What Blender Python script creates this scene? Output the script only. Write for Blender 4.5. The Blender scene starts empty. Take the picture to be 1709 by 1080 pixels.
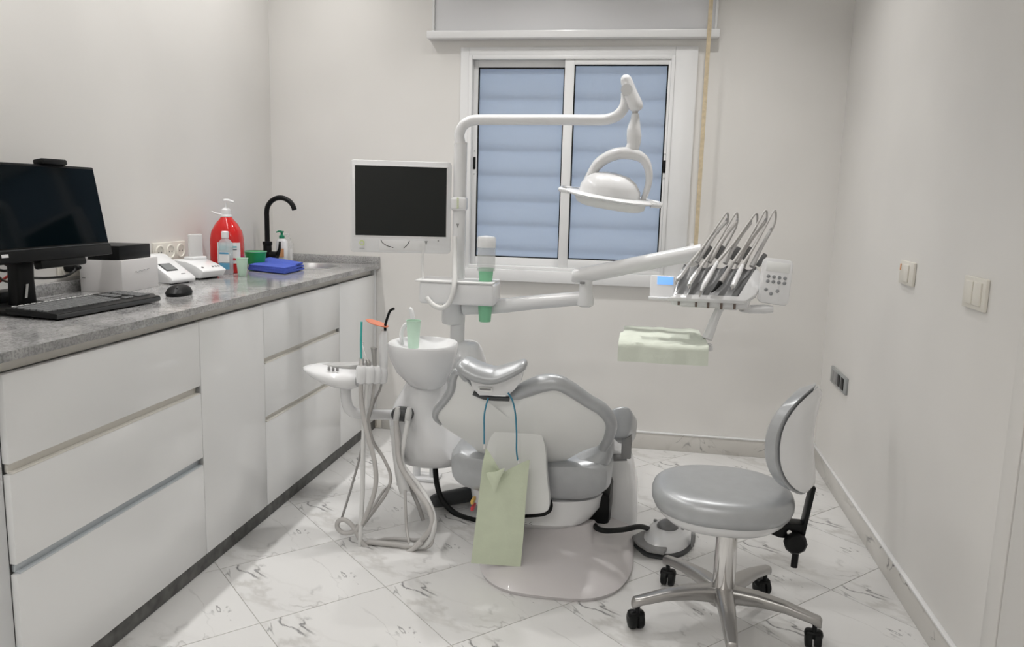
import bpy, bmesh, math, random
from mathutils import Vector, Matrix
random.seed(7)
PI = math.pi
scene = bpy.context.scene
C = scene.collection

# ------------------------------------------------------------------ camera
F, PITCH, ROLL, YAW, CAMH = 1320.24, -0.1575, -0.0273, 0.1625, 1.2617
_Rz = Matrix.Rotation(YAW, 3, 'Z'); _Rx = Matrix.Rotation(PITCH, 3, 'X'); _Ry = Matrix.Rotation(ROLL, 3, 'Y')
RM = _Rz @ _Rx @ _Ry                       # columns: right, forward, up
CAM = Vector((0, 0, CAMH))
cd = bpy.data.cameras.new('camera'); cam = bpy.data.objects.new('camera', cd); C.objects.link(cam)
cd.sensor_fit = 'HORIZONTAL'; cd.sensor_width = 36; cd.lens = F / 1709 * 36; cd.clip_start = 0.05; cd.clip_end = 60
r_, f_, u_ = RM.col[0], RM.col[1], RM.col[2]
m4 = Matrix.Identity(4)
for i in range(3):
    m4[i][0] = r_[i]; m4[i][1] = u_[i]; m4[i][2] = -f_[i]; m4[i][3] = CAM[i]
cam.matrix_world = m4
scene.camera = cam

# ------------------------------------------------------------------ world, light and exposure
w = bpy.data.worlds.new('world'); scene.world = w; w.use_nodes = True
w.node_tree.nodes['Background'].inputs[0].default_value = (0.62, 0.70, 0.80, 1)
w.node_tree.nodes['Background'].inputs[1].default_value = 1.25
vs = scene.view_settings
vs.view_transform = 'Standard'; vs.look = 'None'; vs.gamma = 1.0; vs.use_curve_mapping = False
vs.exposure = 0.0
DOWNLIGHT_W = 6.1
scene.cycles.diffuse_bounces = 4; scene.cycles.glossy_bounces = 3; scene.cycles.transmission_bounces = 6; scene.cycles.max_bounces = 8; scene.cycles.sample_clamp_indirect = 5.0
scene.cycles.adaptive_threshold = .10; scene.cycles.adaptive_min_samples = 20

XL, XR, YB, YF, ZC = -1.975, 0.892, 4.01, -1.3, 2.75     # room
XC, ZT = -1.3725, 0.8965                                   # worktop front edge and top

# ------------------------------------------------------------------ pixel helpers (a point of the photograph at a chosen real depth)
def ray(px, py):
    return RM @ Vector(((px - 854.5) / F, 1, (540 - py) / F))
def P(px, py, y):
    d = ray(px, py); return CAM + d * (y / d.y)
def Pz(px, py, z=0.0):
    d = ray(px, py); return CAM + d * ((z - CAMH) / d.z)
def Px(px, py, x):
    d = ray(px, py); return CAM + d * (x / d.x)
def S(n, y):                                               # n photograph pixels at depth y, in metres
    return n * y / F

# ------------------------------------------------------------------ materials
MATS = {}
def mat(name, col, rough=.5, metal=0., coat=0., noise=None, bump=0., bscale=60, trans=0., ior=1.45, emit=None, alpha=1., spec=.5):
    m = bpy.data.materials.new(name); m.use_nodes = True
    nt = m.node_tree; b = nt.nodes['Principled BSDF']
    b.inputs['Base Color'].default_value = (*col, 1); b.inputs['Roughness'].default_value = rough
    b.inputs['Metallic'].default_value = metal; b.inputs['Coat Weight'].default_value = coat
    b.inputs['Coat Roughness'].default_value = .08
    b.inputs['Transmission Weight'].default_value = trans; b.inputs['IOR'].default_value = ior
    b.inputs['Alpha'].default_value = alpha; b.inputs['Specular IOR Level'].default_value = spec
    if emit:
        b.inputs['Emission Color'].default_value = (*emit[:3], 1); b.inputs['Emission Strength'].default_value = emit[3]
    tc = nt.nodes.new('ShaderNodeTexCoord') if noise or bump else None
    if noise:
        n = nt.nodes.new('ShaderNodeTexNoise'); nt.links.new(tc.outputs['Object'], n.inputs['Vector'])
        n.inputs['Scale'].default_value = noise[1]; n.inputs['Detail'].default_value = 2
        rp = nt.nodes.new('ShaderNodeValToRGB'); nt.links.new(n.outputs['Fac'], rp.inputs['Fac'])
        rp.color_ramp.elements[0].position = .3; rp.color_ramp.elements[1].position = .7
        rp.color_ramp.elements[0].color = (*[max(0, c * (1 - noise[0])) for c in col], 1)
        rp.color_ramp.elements[1].color = (*[min(1, c * (1 + noise[0])) for c in col], 1)
        nt.links.new(rp.outputs['Color'], b.inputs['Base Color'])
    if bump:
        n2 = nt.nodes.new('ShaderNodeTexNoise'); n2.inputs['Scale'].default_value = bscale; n2.inputs['Detail'].default_value = 1
        nt.links.new(tc.outputs['Object'], n2.inputs['Vector'])
        bp = nt.nodes.new('ShaderNodeBump'); bp.inputs['Strength'].default_value = bump; bp.inputs['Distance'].default_value = .01
        nt.links.new(n2.outputs['Fac'], bp.inputs['Height']); nt.links.new(bp.outputs['Normal'], b.inputs['Normal'])
    MATS[name] = m
    return m

mat('plaster', (.80, .785, .76), .42, noise=(.025, 2.2), bump=.05, bscale=7)
mat('ceiling_paint', (.86, .855, .84), .7)
mat('gloss_white', (.88, .885, .885), .16, coat=.3)
mat('cabinet_side', (.74, .75, .76), .4)
mat('rail_white', (.80, .775, .72), .35)
mat('rail_alu', (.60, .64, .67), .35, metal=.15)
mat('plastic', (.82, .825, .835), .22, coat=.2)
mat('plastic_matte', (.80, .80, .80), .45)
mat('shell', (.86, .87, .86), .35, coat=.1)
mat('panel_grey', (.50, .50, .495), .35)
mat('mauve_white', (.66, .63, .635), .3, coat=.2)
mat('frame_white', (.84, .845, .85), .25, coat=.2)
mat('box_panel', (.76, .765, .785), .4)
mat('vinyl', (.46, .475, .49), .34, metal=.35, noise=(.03, 30), bump=.02, bscale=220)
mat('chrome', (.75, .74, .73), .12, metal=1.)
mat('brushed', (.46, .45, .44), .3, metal=1.)
mat('steel', (.72, .72, .72), .32, metal=.85)
mat('black', (.004, .0045, .005), .40, spec=.28)
mat('black_gloss', (.003, .0035, .004), .15, spec=.3)
mat('screen_black', (.002, .005, .007), .07, spec=.12)
mat('screen_gloss', (.010, .0125, .012), .10, spec=.42)
mat('dark_grey', (.055, .058, .06), .38)
mat('key_grey', (.14, .144, .146), .5, spec=.35)
mat('mid_grey', (.30, .30, .30), .4)
mat('hose', (.52, .505, .49), .4)
mat('whip_grey', (.56, .555, .55), .4)
mat('hose_white', (.72, .72, .71), .4)
mat('hose_dark', (.36, .35, .34), .42)
mat('holder_grey', (.18, .182, .185), .42, coat=.1)
mat('button', (.28, .29, .30), .35)
mat('socket', (.80, .77, .70), .35)
mat('socket_hole', (.55, .52, .46), .5)
mat('socket_grey', (.33, .345, .345), .35)
mat('strap', (.62, .52, .36), .7, noise=(.12, 60))
mat('red_liquid', (.62, .012, .012), .12, coat=.4)
mat('label_white', (.82, .82, .82), .4)
mat('teal_print', (.28, .58, .62), .4)
mat('blue_print', (.12, .36, .55), .4)
mat('dark_print', (.08, .09, .12), .4)
mat('red_print', (.62, .06, .08), .4)
mat('orange_print', (.75, .38, .18), .5)
mat('cup_pale', (.60, .80, .66), .4)
mat('cup_green', (.26, .62, .38), .4)
mat('bowl_green', (.03, .40, .10), .35)
mat('cloth_blue', (.07, .12, .52), .85, noise=(.1, 120), bump=.15, bscale=300)
mat('pump_green', (.02, .25, .13), .35)
mat('paper_green', (.64, .70, .54), .85, noise=(.03, 20), bump=.08, bscale=140)
mat('paper_pale', (.74, .785, .69), .9, noise=(.03, 20), bump=.1, bscale=120)
mat('cord_blue', (.05, .25, .38), .5)
mat('turquoise', (.06, .45, .42), .35)
mat('orange_shield', (.82, .26, .14), .25, alpha=.85)
mat('lime', (.66, .76, .36), .4)
mat('carton', (.76, .745, .745), .45)
mat('toe_stone', (.115, .115, .11), .6, noise=(.35, 25))
mat('grout', (.50, .485, .46), .8)
mat('rubber_black', (.007, .008, .008), .5, spec=.3)
mat('lcd_grey', (.22, .23, .235), .25)
mat('lcd_blue', (.10, .30, .75), .3, emit=(.25, .48, .95, .75))
mat('lamp_lens', (.9, .9, .88), .3, emit=(1, .96, .9, 6))
mat('strip_lens', (.9, .9, .88), .3, emit=(1, .97, .93, 3))
mat('yellow_knob', (.75, .48, .12), .4)
mat('brown', (.16, .12, .10), .5)
mat('skin_tone', (.5, .33, .24), .6)
mat('wire_red', (.5, .05, .04), .5)

def glassy(name, col, rough, alpha, trans=0.):
    m = mat(name, col, rough, alpha=alpha, trans=trans); return m
glassy('clear_plastic', (.86, .87, .87), .12, .26)
glassy('clear_gel', (.62, .70, .73), .12, .42)
glassy('smoke_shell', (.84, .85, .85), .2, .55)
# frosted bluish pane, and the translucent louvres outside it
m = mat('pane', (.90, .925, .95), .50, trans=.92, ior=1.2)
m = bpy.data.materials.new('louvre'); m.use_nodes = True; nt = m.node_tree
for n in list(nt.nodes):
    if n.type == 'BSDF_PRINCIPLED': nt.nodes.remove(n)
tr = nt.nodes.new('ShaderNodeBsdfTranslucent'); tr.inputs[0].default_value = (.86, .89, .94, 1)
df = nt.nodes.new('ShaderNodeBsdfDiffuse'); df.inputs[0].default_value = (.7, .73, .78, 1)
tcn = nt.nodes.new('ShaderNodeTexCoord'); wv = nt.nodes.new('ShaderNodeTexWave'); wv.bands_direction = 'Z'; wv.inputs['Scale'].default_value = 55
nt.links.new(tcn.outputs['Object'], wv.inputs['Vector'])
mx = nt.nodes.new('ShaderNodeMixShader'); mx.inputs[0].default_value = .3
nt.links.new(tr.outputs[0], mx.inputs[1]); nt.links.new(df.outputs[0], mx.inputs[2])
bpn = nt.nodes.new('ShaderNodeBump'); bpn.inputs['Strength'].default_value = .4; bpn.inputs['Distance'].default_value = .003
nt.links.new(wv.outputs['Fac'], bpn.inputs['Height']); nt.links.new(bpn.outputs['Normal'], tr.inputs['Normal'])
nt.links.new(mx.outputs[0], nt.nodes['Material Output'].inputs[0]); MATS['louvre'] = m

def granite():
    m = bpy.data.materials.new('granite'); m.use_nodes = True; nt = m.node_tree; b = nt.nodes['Principled BSDF']
    tc = nt.nodes.new('ShaderNodeTexCoord')
    n1 = nt.nodes.new('ShaderNodeTexNoise'); n1.inputs['Scale'].default_value = 5; n1.inputs['Detail'].default_value = 8; n1.inputs['Distortion'].default_value = 1.2
    n2 = nt.nodes.new('ShaderNodeTexNoise'); n2.inputs['Scale'].default_value = 160; n2.inputs['Detail'].default_value = 4
    for n in (n1, n2): nt.links.new(tc.outputs['Object'], n.inputs['Vector'])
    r1 = nt.nodes.new('ShaderNodeValToRGB'); r1.color_ramp.elements[0].color = (.33, .33, .33, 1); r1.color_ramp.elements[1].color = (.52, .515, .51, 1)
    r1.color_ramp.elements[0].position = .38; r1.color_ramp.elements[1].position = .62
    r2 = nt.nodes.new('ShaderNodeValToRGB'); r2.color_ramp.elements[0].color = (.55, .55, .55, 1); r2.color_ramp.elements[1].color = (1, 1, 1, 1)
    r2.color_ramp.elements[0].position = .4; r2.color_ramp.elements[1].position = .58
    nt.links.new(n1.outputs['Fac'], r1.inputs[0]); nt.links.new(n2.outputs['Fac'], r2.inputs[0])
    mul = nt.nodes.new('ShaderNodeMixRGB'); mul.blend_type = 'MULTIPLY'; mul.inputs[0].default_value = .8
    nt.links.new(r1.outputs[0], mul.inputs[1]); nt.links.new(r2.outputs[0], mul.inputs[2]); nt.links.new(mul.outputs[0], b.inputs['Base Color'])
    b.inputs['Roughness'].default_value = .13; b.inputs['Specular IOR Level'].default_value = .75
    MATS['granite'] = m
granite()

def marble(name, base=(.78, .775, .765), seed=0.0):
    m = bpy.data.materials.new(name); m.use_nodes = True; nt = m.node_tree; b = nt.nodes['Principled BSDF']
    tc = nt.nodes.new('ShaderNodeTexCoord')
    mp = nt.nodes.new('ShaderNodeMapping'); mp.inputs['Location'].default_value = (seed, seed * .7, .37); mp.inputs['Rotation'].default_value = (0, 0, .9)
    mp.inputs['Scale'].default_value = (1, .45, 1)
    nt.links.new(tc.outputs['Object'], mp.inputs['Vector'])
    def vein(scale, width, dist, mscale, mlo, mhi, off):
        mpo = nt.nodes.new('ShaderNodeMapping'); mpo.inputs['Location'].default_value = (off, off * 1.3, off * .4)
        nt.links.new(mp.outputs[0], mpo.inputs['Vector'])
        n = nt.nodes.new('ShaderNodeTexNoise'); n.inputs['Scale'].default_value = scale; n.inputs['Detail'].default_value = 5; n.inputs['Distortion'].default_value = dist
        nt.links.new(mpo.outputs[0], n.inputs['Vector'])
        s = nt.nodes.new('ShaderNodeMath'); s.operation = 'SUBTRACT'; s.inputs[1].default_value = .5; nt.links.new(n.outputs['Fac'], s.inputs[0])
        a = nt.nodes.new('ShaderNodeMath'); a.operation = 'ABSOLUTE'; nt.links.new(s.outputs[0], a.inputs[0])
        r = nt.nodes.new('ShaderNodeMapRange'); r.inputs[1].default_value = 0; r.inputs[2].default_value = width; r.inputs[3].default_value = 1; r.inputs[4].default_value = 0
        nt.links.new(a.outputs[0], r.inputs[0])
        k = nt.nodes.new('ShaderNodeTexNoise'); k.inputs['Scale'].default_value = mscale; k.inputs['Detail'].default_value = 2; nt.links.new(mpo.outputs[0], k.inputs['Vector'])
        q = nt.nodes.new('ShaderNodeMapRange'); q.inputs[1].default_value = mlo; q.inputs[2].default_value = mhi
        nt.links.new(k.outputs['Fac'], q.inputs[0])
        t = nt.nodes.new('ShaderNodeMath'); t.operation = 'MULTIPLY'; nt.links.new(r.outputs[0], t.inputs[0]); nt.links.new(q.outputs[0], t.inputs[1])
        return t
    v1 = vein(6.5, .020, 1.0, 8, .53, .63, 0.0)      # sharp dark veins
    v2 = vein(4.5, .034, .7, 5, .42, .70, 3.1)       # soft grey-brown veins
    cl = nt.nodes.new('ShaderNodeTexNoise'); cl.inputs['Scale'].default_value = 3; nt.links.new(mp.outputs[0], cl.inputs['Vector'])
    cr = nt.nodes.new('ShaderNodeValToRGB'); cr.color_ramp.elements[0].position = .3; cr.color_ramp.elements[1].position = .7
    cr.color_ramp.elements[0].color = (*[c * .93 for c in base], 1); cr.color_ramp.elements[1].color = (*base, 1)
    nt.links.new(cl.outputs['Fac'], cr.inputs[0])
    m2 = nt.nodes.new('ShaderNodeMixRGB'); m2.inputs[2].default_value = (.36, .34, .31, 1); nt.links.new(cr.outputs[0], m2.inputs[1])
    k2 = nt.nodes.new('ShaderNodeMath'); k2.operation = 'MULTIPLY'; k2.inputs[1].default_value = .42; nt.links.new(v2.outputs[0], k2.inputs[0]); nt.links.new(k2.outputs[0], m2.inputs[0])
    v3 = vein(3.6, .010, .9, 4.5, .50, .66, 7.7)     # long faint grey threads
    m3 = nt.nodes.new('ShaderNodeMixRGB'); m3.inputs[2].default_value = (.30, .29, .28, 1); nt.links.new(m2.outputs[0], m3.inputs[1])
    k3 = nt.nodes.new('ShaderNodeMath'); k3.operation = 'MULTIPLY'; k3.inputs[1].default_value = .45; nt.links.new(v3.outputs[0], k3.inputs[0]); nt.links.new(k3.outputs[0], m3.inputs[0])
    m1 = nt.nodes.new('ShaderNodeMixRGB'); m1.inputs[2].default_value = (.10, .10, .105, 1); nt.links.new(m3.outputs[0], m1.inputs[1])
    k1 = nt.nodes.new('ShaderNodeMath'); k1.operation = 'MULTIPLY'; k1.inputs[1].default_value = .85; nt.links.new(v1.outputs[0], k1.inputs[0]); nt.links.new(k1.outputs[0], m1.inputs[0])
    nt.links.new(m1.outputs[0], b.inputs['Base Color'])
    b.inputs['Roughness'].default_value = .26; b.inputs['Specular IOR Level'].default_value = .4
    MATS[name] = m
marble('marble_tile'); marble('marble_skirting', (.70, .68, .645), 1.7)

# ------------------------------------------------------------------ mesh helpers
def catmull(pts, k=8, closed=False):
    pts = [Vector(p) for p in pts]; n = len(pts); out = []
    rng = range(n if closed else n - 1)
    for i in rng:
        p1, p2 = pts[i], pts[(i + 1) % n]
        p0 = pts[(i - 1) % n] if closed or i > 0 else p1 * 2 - p2
        p3 = pts[(i + 2) % n] if closed or i < n - 2 else p2 * 2 - p1
        for j in range(k):
            t = j / k
            out.append(.5 * ((2 * p1) + (p2 - p0) * t + (2 * p0 - 5 * p1 + 4 * p2 - p3) * t * t + (3 * p1 - p0 - 3 * p2 + p3) * t ** 3))
    if not closed: out.append(pts[-1])
    return out
def lerp_list(vals, n):
    out = []
    for i in range(n):
        t = i / (n - 1) * (len(vals) - 1); a = min(int(t), len(vals) - 2); out.append(vals[a] + (vals[a + 1] - vals[a]) * (t - a))
    return out

class MB:
    def __init__(s): s.v = []; s.f = []
    def add(s, vs, fs):
        o = len(s.v); s.v += [Vector(v) for v in vs]; s.f += [[i + o for i in f] for f in fs]; return s
    def box(s, c, size, r=.004, seg=2, rot=None):
        b = bmesh.new(); bmesh.ops.create_cube(b, size=1.0)
        for v in b.verts: v.co = Vector((v.co.x * size[0], v.co.y * size[1], v.co.z * size[2]))
        r = min(r, .49 * min(size))
        if r > 0: bmesh.ops.bevel(b, geom=list(b.edges), offset=r, segments=seg, profile=.5, affect='EDGES', clamp_overlap=True)
        R = rot if rot is not None else Matrix.Identity(3); c = Vector(c)
        b.verts.index_update()
        s.add([R @ v.co + c for v in b.verts], [[v.index for v in f.verts] for f in b.faces]); b.free(); return s
    def rings(s, rings, cap0=True, cap1=True, closed=False):
        n = len(rings[0]); vs = [p for r in rings for p in r]; fs = []
        m = len(rings)
        for i in range(m if closed else m - 1):
            for j in range(n):
                a = i * n + j; b = i * n + (j + 1) % n; k = (i + 1) % m
                fs.append([a, b, k * n + (j + 1) % n, k * n + j])
        if not closed:
            if cap0: fs.append(list(range(n))[::-1])
            if cap1: fs.append([(m - 1) * n + j for j in range(n)])
        return s.add(vs, fs)
    def tube(s, pts, r, n=12, k=8, smooth=True, flat=1.0, up=None, closed=False):
        pts = [Vector(p) for p in pts]
        path = catmull(pts, k, closed) if smooth and len(pts) > 2 else pts
        N = len(path)
        if isinstance(r, (list, tuple)): rr = lerp_list(list(r) + ([r[0]] if closed else []), N)
        else: rr = [r] * N
        rings = []; nrm = None
        for i, p in enumerate(path):
            a = path[(i - 1) % N] if (closed or i > 0) else p; b = path[(i + 1) % N] if (closed or i < N - 1) else p
            t = (b - a).normalized()
            if up is not None: nrm = Vector(up) - t * t.dot(Vector(up))
            elif nrm is None:
                h = Vector((0, 0, 1)) if abs(t.z) < .9 else Vector((1, 0, 0)); nrm = h - t * t.dot(h)
            else: nrm = nrm - t * t.dot(nrm)
            nrm.normalize(); bi = t.cross(nrm)
            rings.append([p + (nrm * math.cos(2 * PI * j / n) * flat + bi * math.sin(2 * PI * j / n)) * rr[i] for j in range(n)])
        return s.rings(rings, closed=closed)
    def lathe(s, prof, o=(0, 0, 0), n=24, rot=None, sx=1., sy=1., cap=True):
        R = rot if rot is not None else Matrix.Identity(3); o = Vector(o)
        rings = [[R @ Vector((max(r, 1e-4) * math.cos(2 * PI * j / n) * sx, max(r, 1e-4) * math.sin(2 * PI * j / n) * sy, z)) + o for j in range(n)] for r, z in prof]
        return s.rings(rings, cap, cap)
    def superloft(s, secs, n=28, p=2.6):
        # secs: (centre, u axis vector with length, v axis vector with length[, exponent])
        rings = []
        for q in secs:
            c, u, v = Vector(q[0]), Vector(q[1]), Vector(q[2]); e = 2 / (q[3] if len(q) > 3 else p); ring = []
            for j in range(n):
                a = 2 * PI * j / n; ca, sa = math.cos(a), math.sin(a)
                ring.append(c + u * math.copysign(abs(ca) ** e, ca) + v * math.copysign(abs(sa) ** e, sa))
            rings.append(ring)
        return s.rings(rings)
    def prism(s, outline, vec, bevel=0.0, seg=2):
        b = bmesh.new(); vec = Vector(vec)
        vs = [b.verts.new(Vector(p)) for p in outline]; fc = b.faces.new(vs)
        r = bmesh.ops.extrude_face_region(b, geom=[fc])
        for e in r['geom']:
            if isinstance(e, bmesh.types.BMVert): e.co += vec
        if bevel:
            bmesh.ops.recalc_face_normals(b, faces=list(b.faces))
            es = [e for e in b.edges if e.calc_face_angle(0) > .5]
            bmesh.ops.bevel(b, geom=es, offset=bevel, segments=seg, profile=.5, affect='EDGES', clamp_overlap=True)
        b.verts.index_update(); s.add([v.co.copy() for v in b.verts], [[v.index for v in f.verts] for f in b.faces]); b.free(); return s
    def pad(s, outline, nrm, bulge, thick, rings=6, power=2.0):
        # a pillow over a star-shaped outline: bulges by `bulge` along nrm, closed flat `thick` behind
        nrm = Vector(nrm).normalized(); o = [Vector(p) for p in outline]; c = sum(o, Vector()) / len(o); R = []
        for i in range(rings + 1):
            t = 1 - i / rings; t = max(t, .02)
            R.append([c + (p - c) * t + nrm * bulge * (1 - t ** power) for p in o])
        back = [[p - nrm * thick for p in o]]
        back.append([c + (p - c) * .02 - nrm * thick for p in o])
        return s.rings(back[::-1] + R)
    def sheet(s, grid, thick=.0015):
        # grid[i][j] of points -> thin closed sheet
        a, b = len(grid), len(grid[0]); vs = []; nr = []
        for i in range(a):
            for j in range(b):
                du = grid[min(i + 1, a - 1)][j] - grid[max(i - 1, 0)][j]; dv = grid[i][min(j + 1, b - 1)] - grid[i][max(j - 1, 0)]
                nr.append(du.cross(dv).normalized())
        top = [grid[i][j] + nr[i * b + j] * thick / 2 for i in range(a) for j in range(b)]
        bot = [grid[i][j] - nr[i * b + j] * thick / 2 for i in range(a) for j in range(b)]
        n = a * b; fs = []
        for i in range(a - 1):
            for j in range(b - 1):
                q = [i * b + j, i * b + j + 1, (i + 1) * b + j + 1, (i + 1) * b + j]; fs.append(q); fs.append([x + n for x in q][::-1])
        rim = [j for j in range(b)] + [i * b + b - 1 for i in range(1, a)] + [(a - 1) * b + j for j in range(b - 2, -1, -1)] + [i * b for i in range(a - 2, 0, -1)]
        for k in range(len(rim)):
            x, y = rim[k], rim[(k + 1) % len(rim)]; fs.append([x, y, y + n, x + n])
        return s.add(top + bot, fs)
    def mesh(s, name, material, off=Vector(), angle=40):
        me = bpy.data.meshes.new(name); me.from_pydata([v - off for v in s.v], [], s.f)
        b = bmesh.new(); b.from_mesh(me); bmesh.ops.recalc_face_normals(b, faces=list(b.faces)); b.to_mesh(me); b.free()
        for p in me.polygons: p.use_smooth = True
        me.set_sharp_from_angle(angle=math.radians(angle)); me.materials.append(MATS[material]); me.update()
        return me
    def build(s, name, material, parent=None, label=None, angle=40, origin=None):
        # as a part (parent given) or as a mesh object whose origin sits at its base
        if parent is not None:
            root = parent
            off = Vector(parent['_o'])
            o = bpy.data.objects.new(name, s.mesh(name, material, off, angle)); C.objects.link(o); o.parent = parent; o['_o'] = off
        else:
            if origin is None:
                lo = [min(v[i] for v in s.v) for i in range(3)]; hi = [max(v[i] for v in s.v) for i in range(3)]
                origin = Vector(((lo[0] + hi[0]) / 2, (lo[1] + hi[1]) / 2, lo[2]))
            o = bpy.data.objects.new(name, s.mesh(name, material, Vector(origin), angle)); C.objects.link(o); o.location = origin; o['_o'] = Vector(origin)
        if label: o['label'] = label
        return o

def rrect(c, w_, h_, d_, r_, R=None):
    # slab with rounded corners: width along local x, height along local z, depth along local y
    R = R if R is not None else Matrix.Identity(3); o = []
    for sx_, sz_, a0 in ((1, 1, 0), (-1, 1, 90), (-1, -1, 180), (1, -1, 270)):
        for k in range(6):
            a = math.radians(a0 + k * 18); o.append(R @ Vector((sx_ * (w_ / 2 - r_) + r_ * math.cos(a), -d_ / 2, sz_ * (h_ / 2 - r_) + r_ * math.sin(a))) + Vector(c))
    return MB().prism(o, R @ Vector((0, d_, 0)), .003, 2)
def thing(name, label, cat, loc, group=None):
    o = bpy.data.objects.new(name, None); C.objects.link(o); o.location = loc; o.empty_display_size = .05
    o['_o'] = Vector(loc); o['label'] = label; o['category'] = cat
    if group: o['group'] = group
    return o
def tag(o, label, cat, group=None):
    o['label'] = label; o['category'] = cat
    if group: o['group'] = group
    return o
def struct(o): o['kind'] = 'structure'; return o
def frame_from(z, x=None):
    z = Vector(z).normalized(); x = Vector(x) if x is not None else (Vector((1, 0, 0)) if abs(z.x) < .9 else Vector((0, 1, 0)))
    y = z.cross(x).normalized(); x = y.cross(z).normalized()
    return Matrix((x, y, z)).transposed()
def RZ(a): return Matrix.Rotation(a, 3, 'Z')

# ================================================================== THE ROOM
T = .15
def slab(name, lo, hi, material):
    return struct(MB().box([(a + b) / 2 for a, b in zip(lo, hi)], [b - a for a, b in zip(lo, hi)], 0).build(name, material))
slab('wall_left', (XL - T, YF - T, -.1), (XL, YB + T, ZC + .1), 'plaster')
slab('wall_right', (XR, YF - T, -.1), (XR + T, YB + T, ZC + .1), 'plaster')
slab('wall_front', (XL, YF - T, -.1), (XR, YF, ZC + .1), 'plaster')
slab('ceiling', (XL, YF, ZC), (XR, YB, ZC + .1), 'ceiling_paint')
# back wall with its window opening
WX0, WX1, WZ0, WZ1 = -.908, .100, .900, 1.955
wb = MB()
def seg(x0, x1, z0, z1): wb.box(((x0 + x1) / 2, YB + T / 2, (z0 + z1) / 2), (x1 - x0, T, z1 - z0), 0)
seg(XL, WX0, -.1, ZC + .1); seg(WX1, XR, -.1, ZC + .1); seg(WX0, WX1, -.1, WZ0); seg(WX0, WX1, WZ1, ZC + .1)
struct(wb.build('wall_back', 'plaster'))

# floor: screed with diagonal marble tiles, every tile a piece of its own
fl = struct(MB().box(((XL + XR) / 2, (YF + YB) / 2, -.06), (XR - XL, YB - YF, .1164), 0).build('floor', 'grout'))
TS, ROT, GB = .41, PI / 4 + .0068, Vector((-.7738, 2.3138))
d2 = Vector((math.cos(ROT), math.sin(ROT))) * TS; d1 = Vector((math.sin(ROT), -math.cos(ROT))) * TS
def clip(poly, lo, hi):
    for ax, val, sg in ((0, lo[0], 1), (0, hi[0], -1), (1, lo[1], 1), (1, hi[1], -1)):
        out = []
        for i in range(len(poly)):
            a, b = poly[i], poly[(i + 1) % len(poly)]; da, db = (a[ax] - val) * sg, (b[ax] - val) * sg
            if da >= 0: out.append(a)
            if (da >= 0) != (db >= 0): t = da / (da - db); out.append(a + (b - a) * t)
        poly = out
        if not poly: return []
    return poly
full_tile = None
for i in range(-12, 13):
    for j in range(-12, 13):
        c = GB + d1 * (i + .5) + d2 * (j + .5); h = .5 - .0013 / TS
        poly = [c + d1 * (a * h) + d2 * (b * h) for a, b in ((-1, -1), (1, -1), (1, 1), (-1, 1))]
        cp = clip(poly, (XL, YF), (XR, YB))
        if len(cp) < 3: continue
        area = abs(sum(cp[k].x * cp[(k + 1) % len(cp)].y - cp[(k + 1) % len(cp)].x * cp[k].y for k in range(len(cp)))) / 2
        if area < 4e-4: continue
        inv = RZ(-ROT)
        whole = len(cp) == 4 and area > (TS * 2 * h) ** 2 * .999
        if whole and full_tile: me = full_tile
        else:
            me = MB().prism([inv @ Vector((q.x - c.x, q.y - c.y, 0)) for q in cp], (0, 0, -.008)).mesh('tile', 'marble_tile')
            if whole: full_tile = me
        o = bpy.data.objects.new('tile', me); C.objects.link(o); o.parent = fl
        o.location = Vector((c.x, c.y, 0)) - Vector(fl['_o']); o.rotation_euler = (0, 0, ROT)

# marble skirting with a white cap
bbh = .085
b = struct(MB().box(((XC + XR) / 2 + .01, YB - .006, bbh / 2), (XR - XC - .02, .012, bbh), .001).build('baseboard_back', 'marble_skirting'))
MB().box(((XC + XR) / 2 + .01, YB - .0075, bbh + .004), (XR - XC - .02, .015, .008), .002).build('cap', 'frame_white', b)
b = struct(MB().box((XR - .006, (2.02 + YB) / 2, bbh / 2), (.012, YB - 2.02 - .013, bbh), .001).build('baseboard_right', 'marble_skirting'))
MB().box((XR - .0075, (2.02 + YB) / 2, bbh + .004), (.015, YB - 2.02 - .016, .008), .002).build('cap', 'frame_white', b)
# door casing at the near end of the right wall
dr = bpy.data.objects.new('door_1', None); C.objects.link(dr); dr.location = (XR, 1.5, 0); dr['_o'] = Vector((XR, 1.5, 0)); struct(dr)
for y0, y1, z0, z1 in ((1.94, 2.015, 0, 2.1), (.96, 1.035, 0, 2.1), (1.035, 1.94, 2.03, 2.1)):
    MB().box((XR - .004, (y0 + y1) / 2, (z0 + z1) / 2), (.008, y1 - y0, z1 - z0), .002).build('casing', 'plaster', dr)
MB().box((XR - .003, 1.4875, 1.012), (.006, .895, 2.02), .001).build('door_panel', 'plaster', dr)
MB().tube([(XR - .004, 1.12, 1.0), (XR - .05, 1.12, 1.0), (XR - .05, 1.22, 1.0)], .009, smooth=False).build('door_handle', 'steel', dr)

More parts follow.
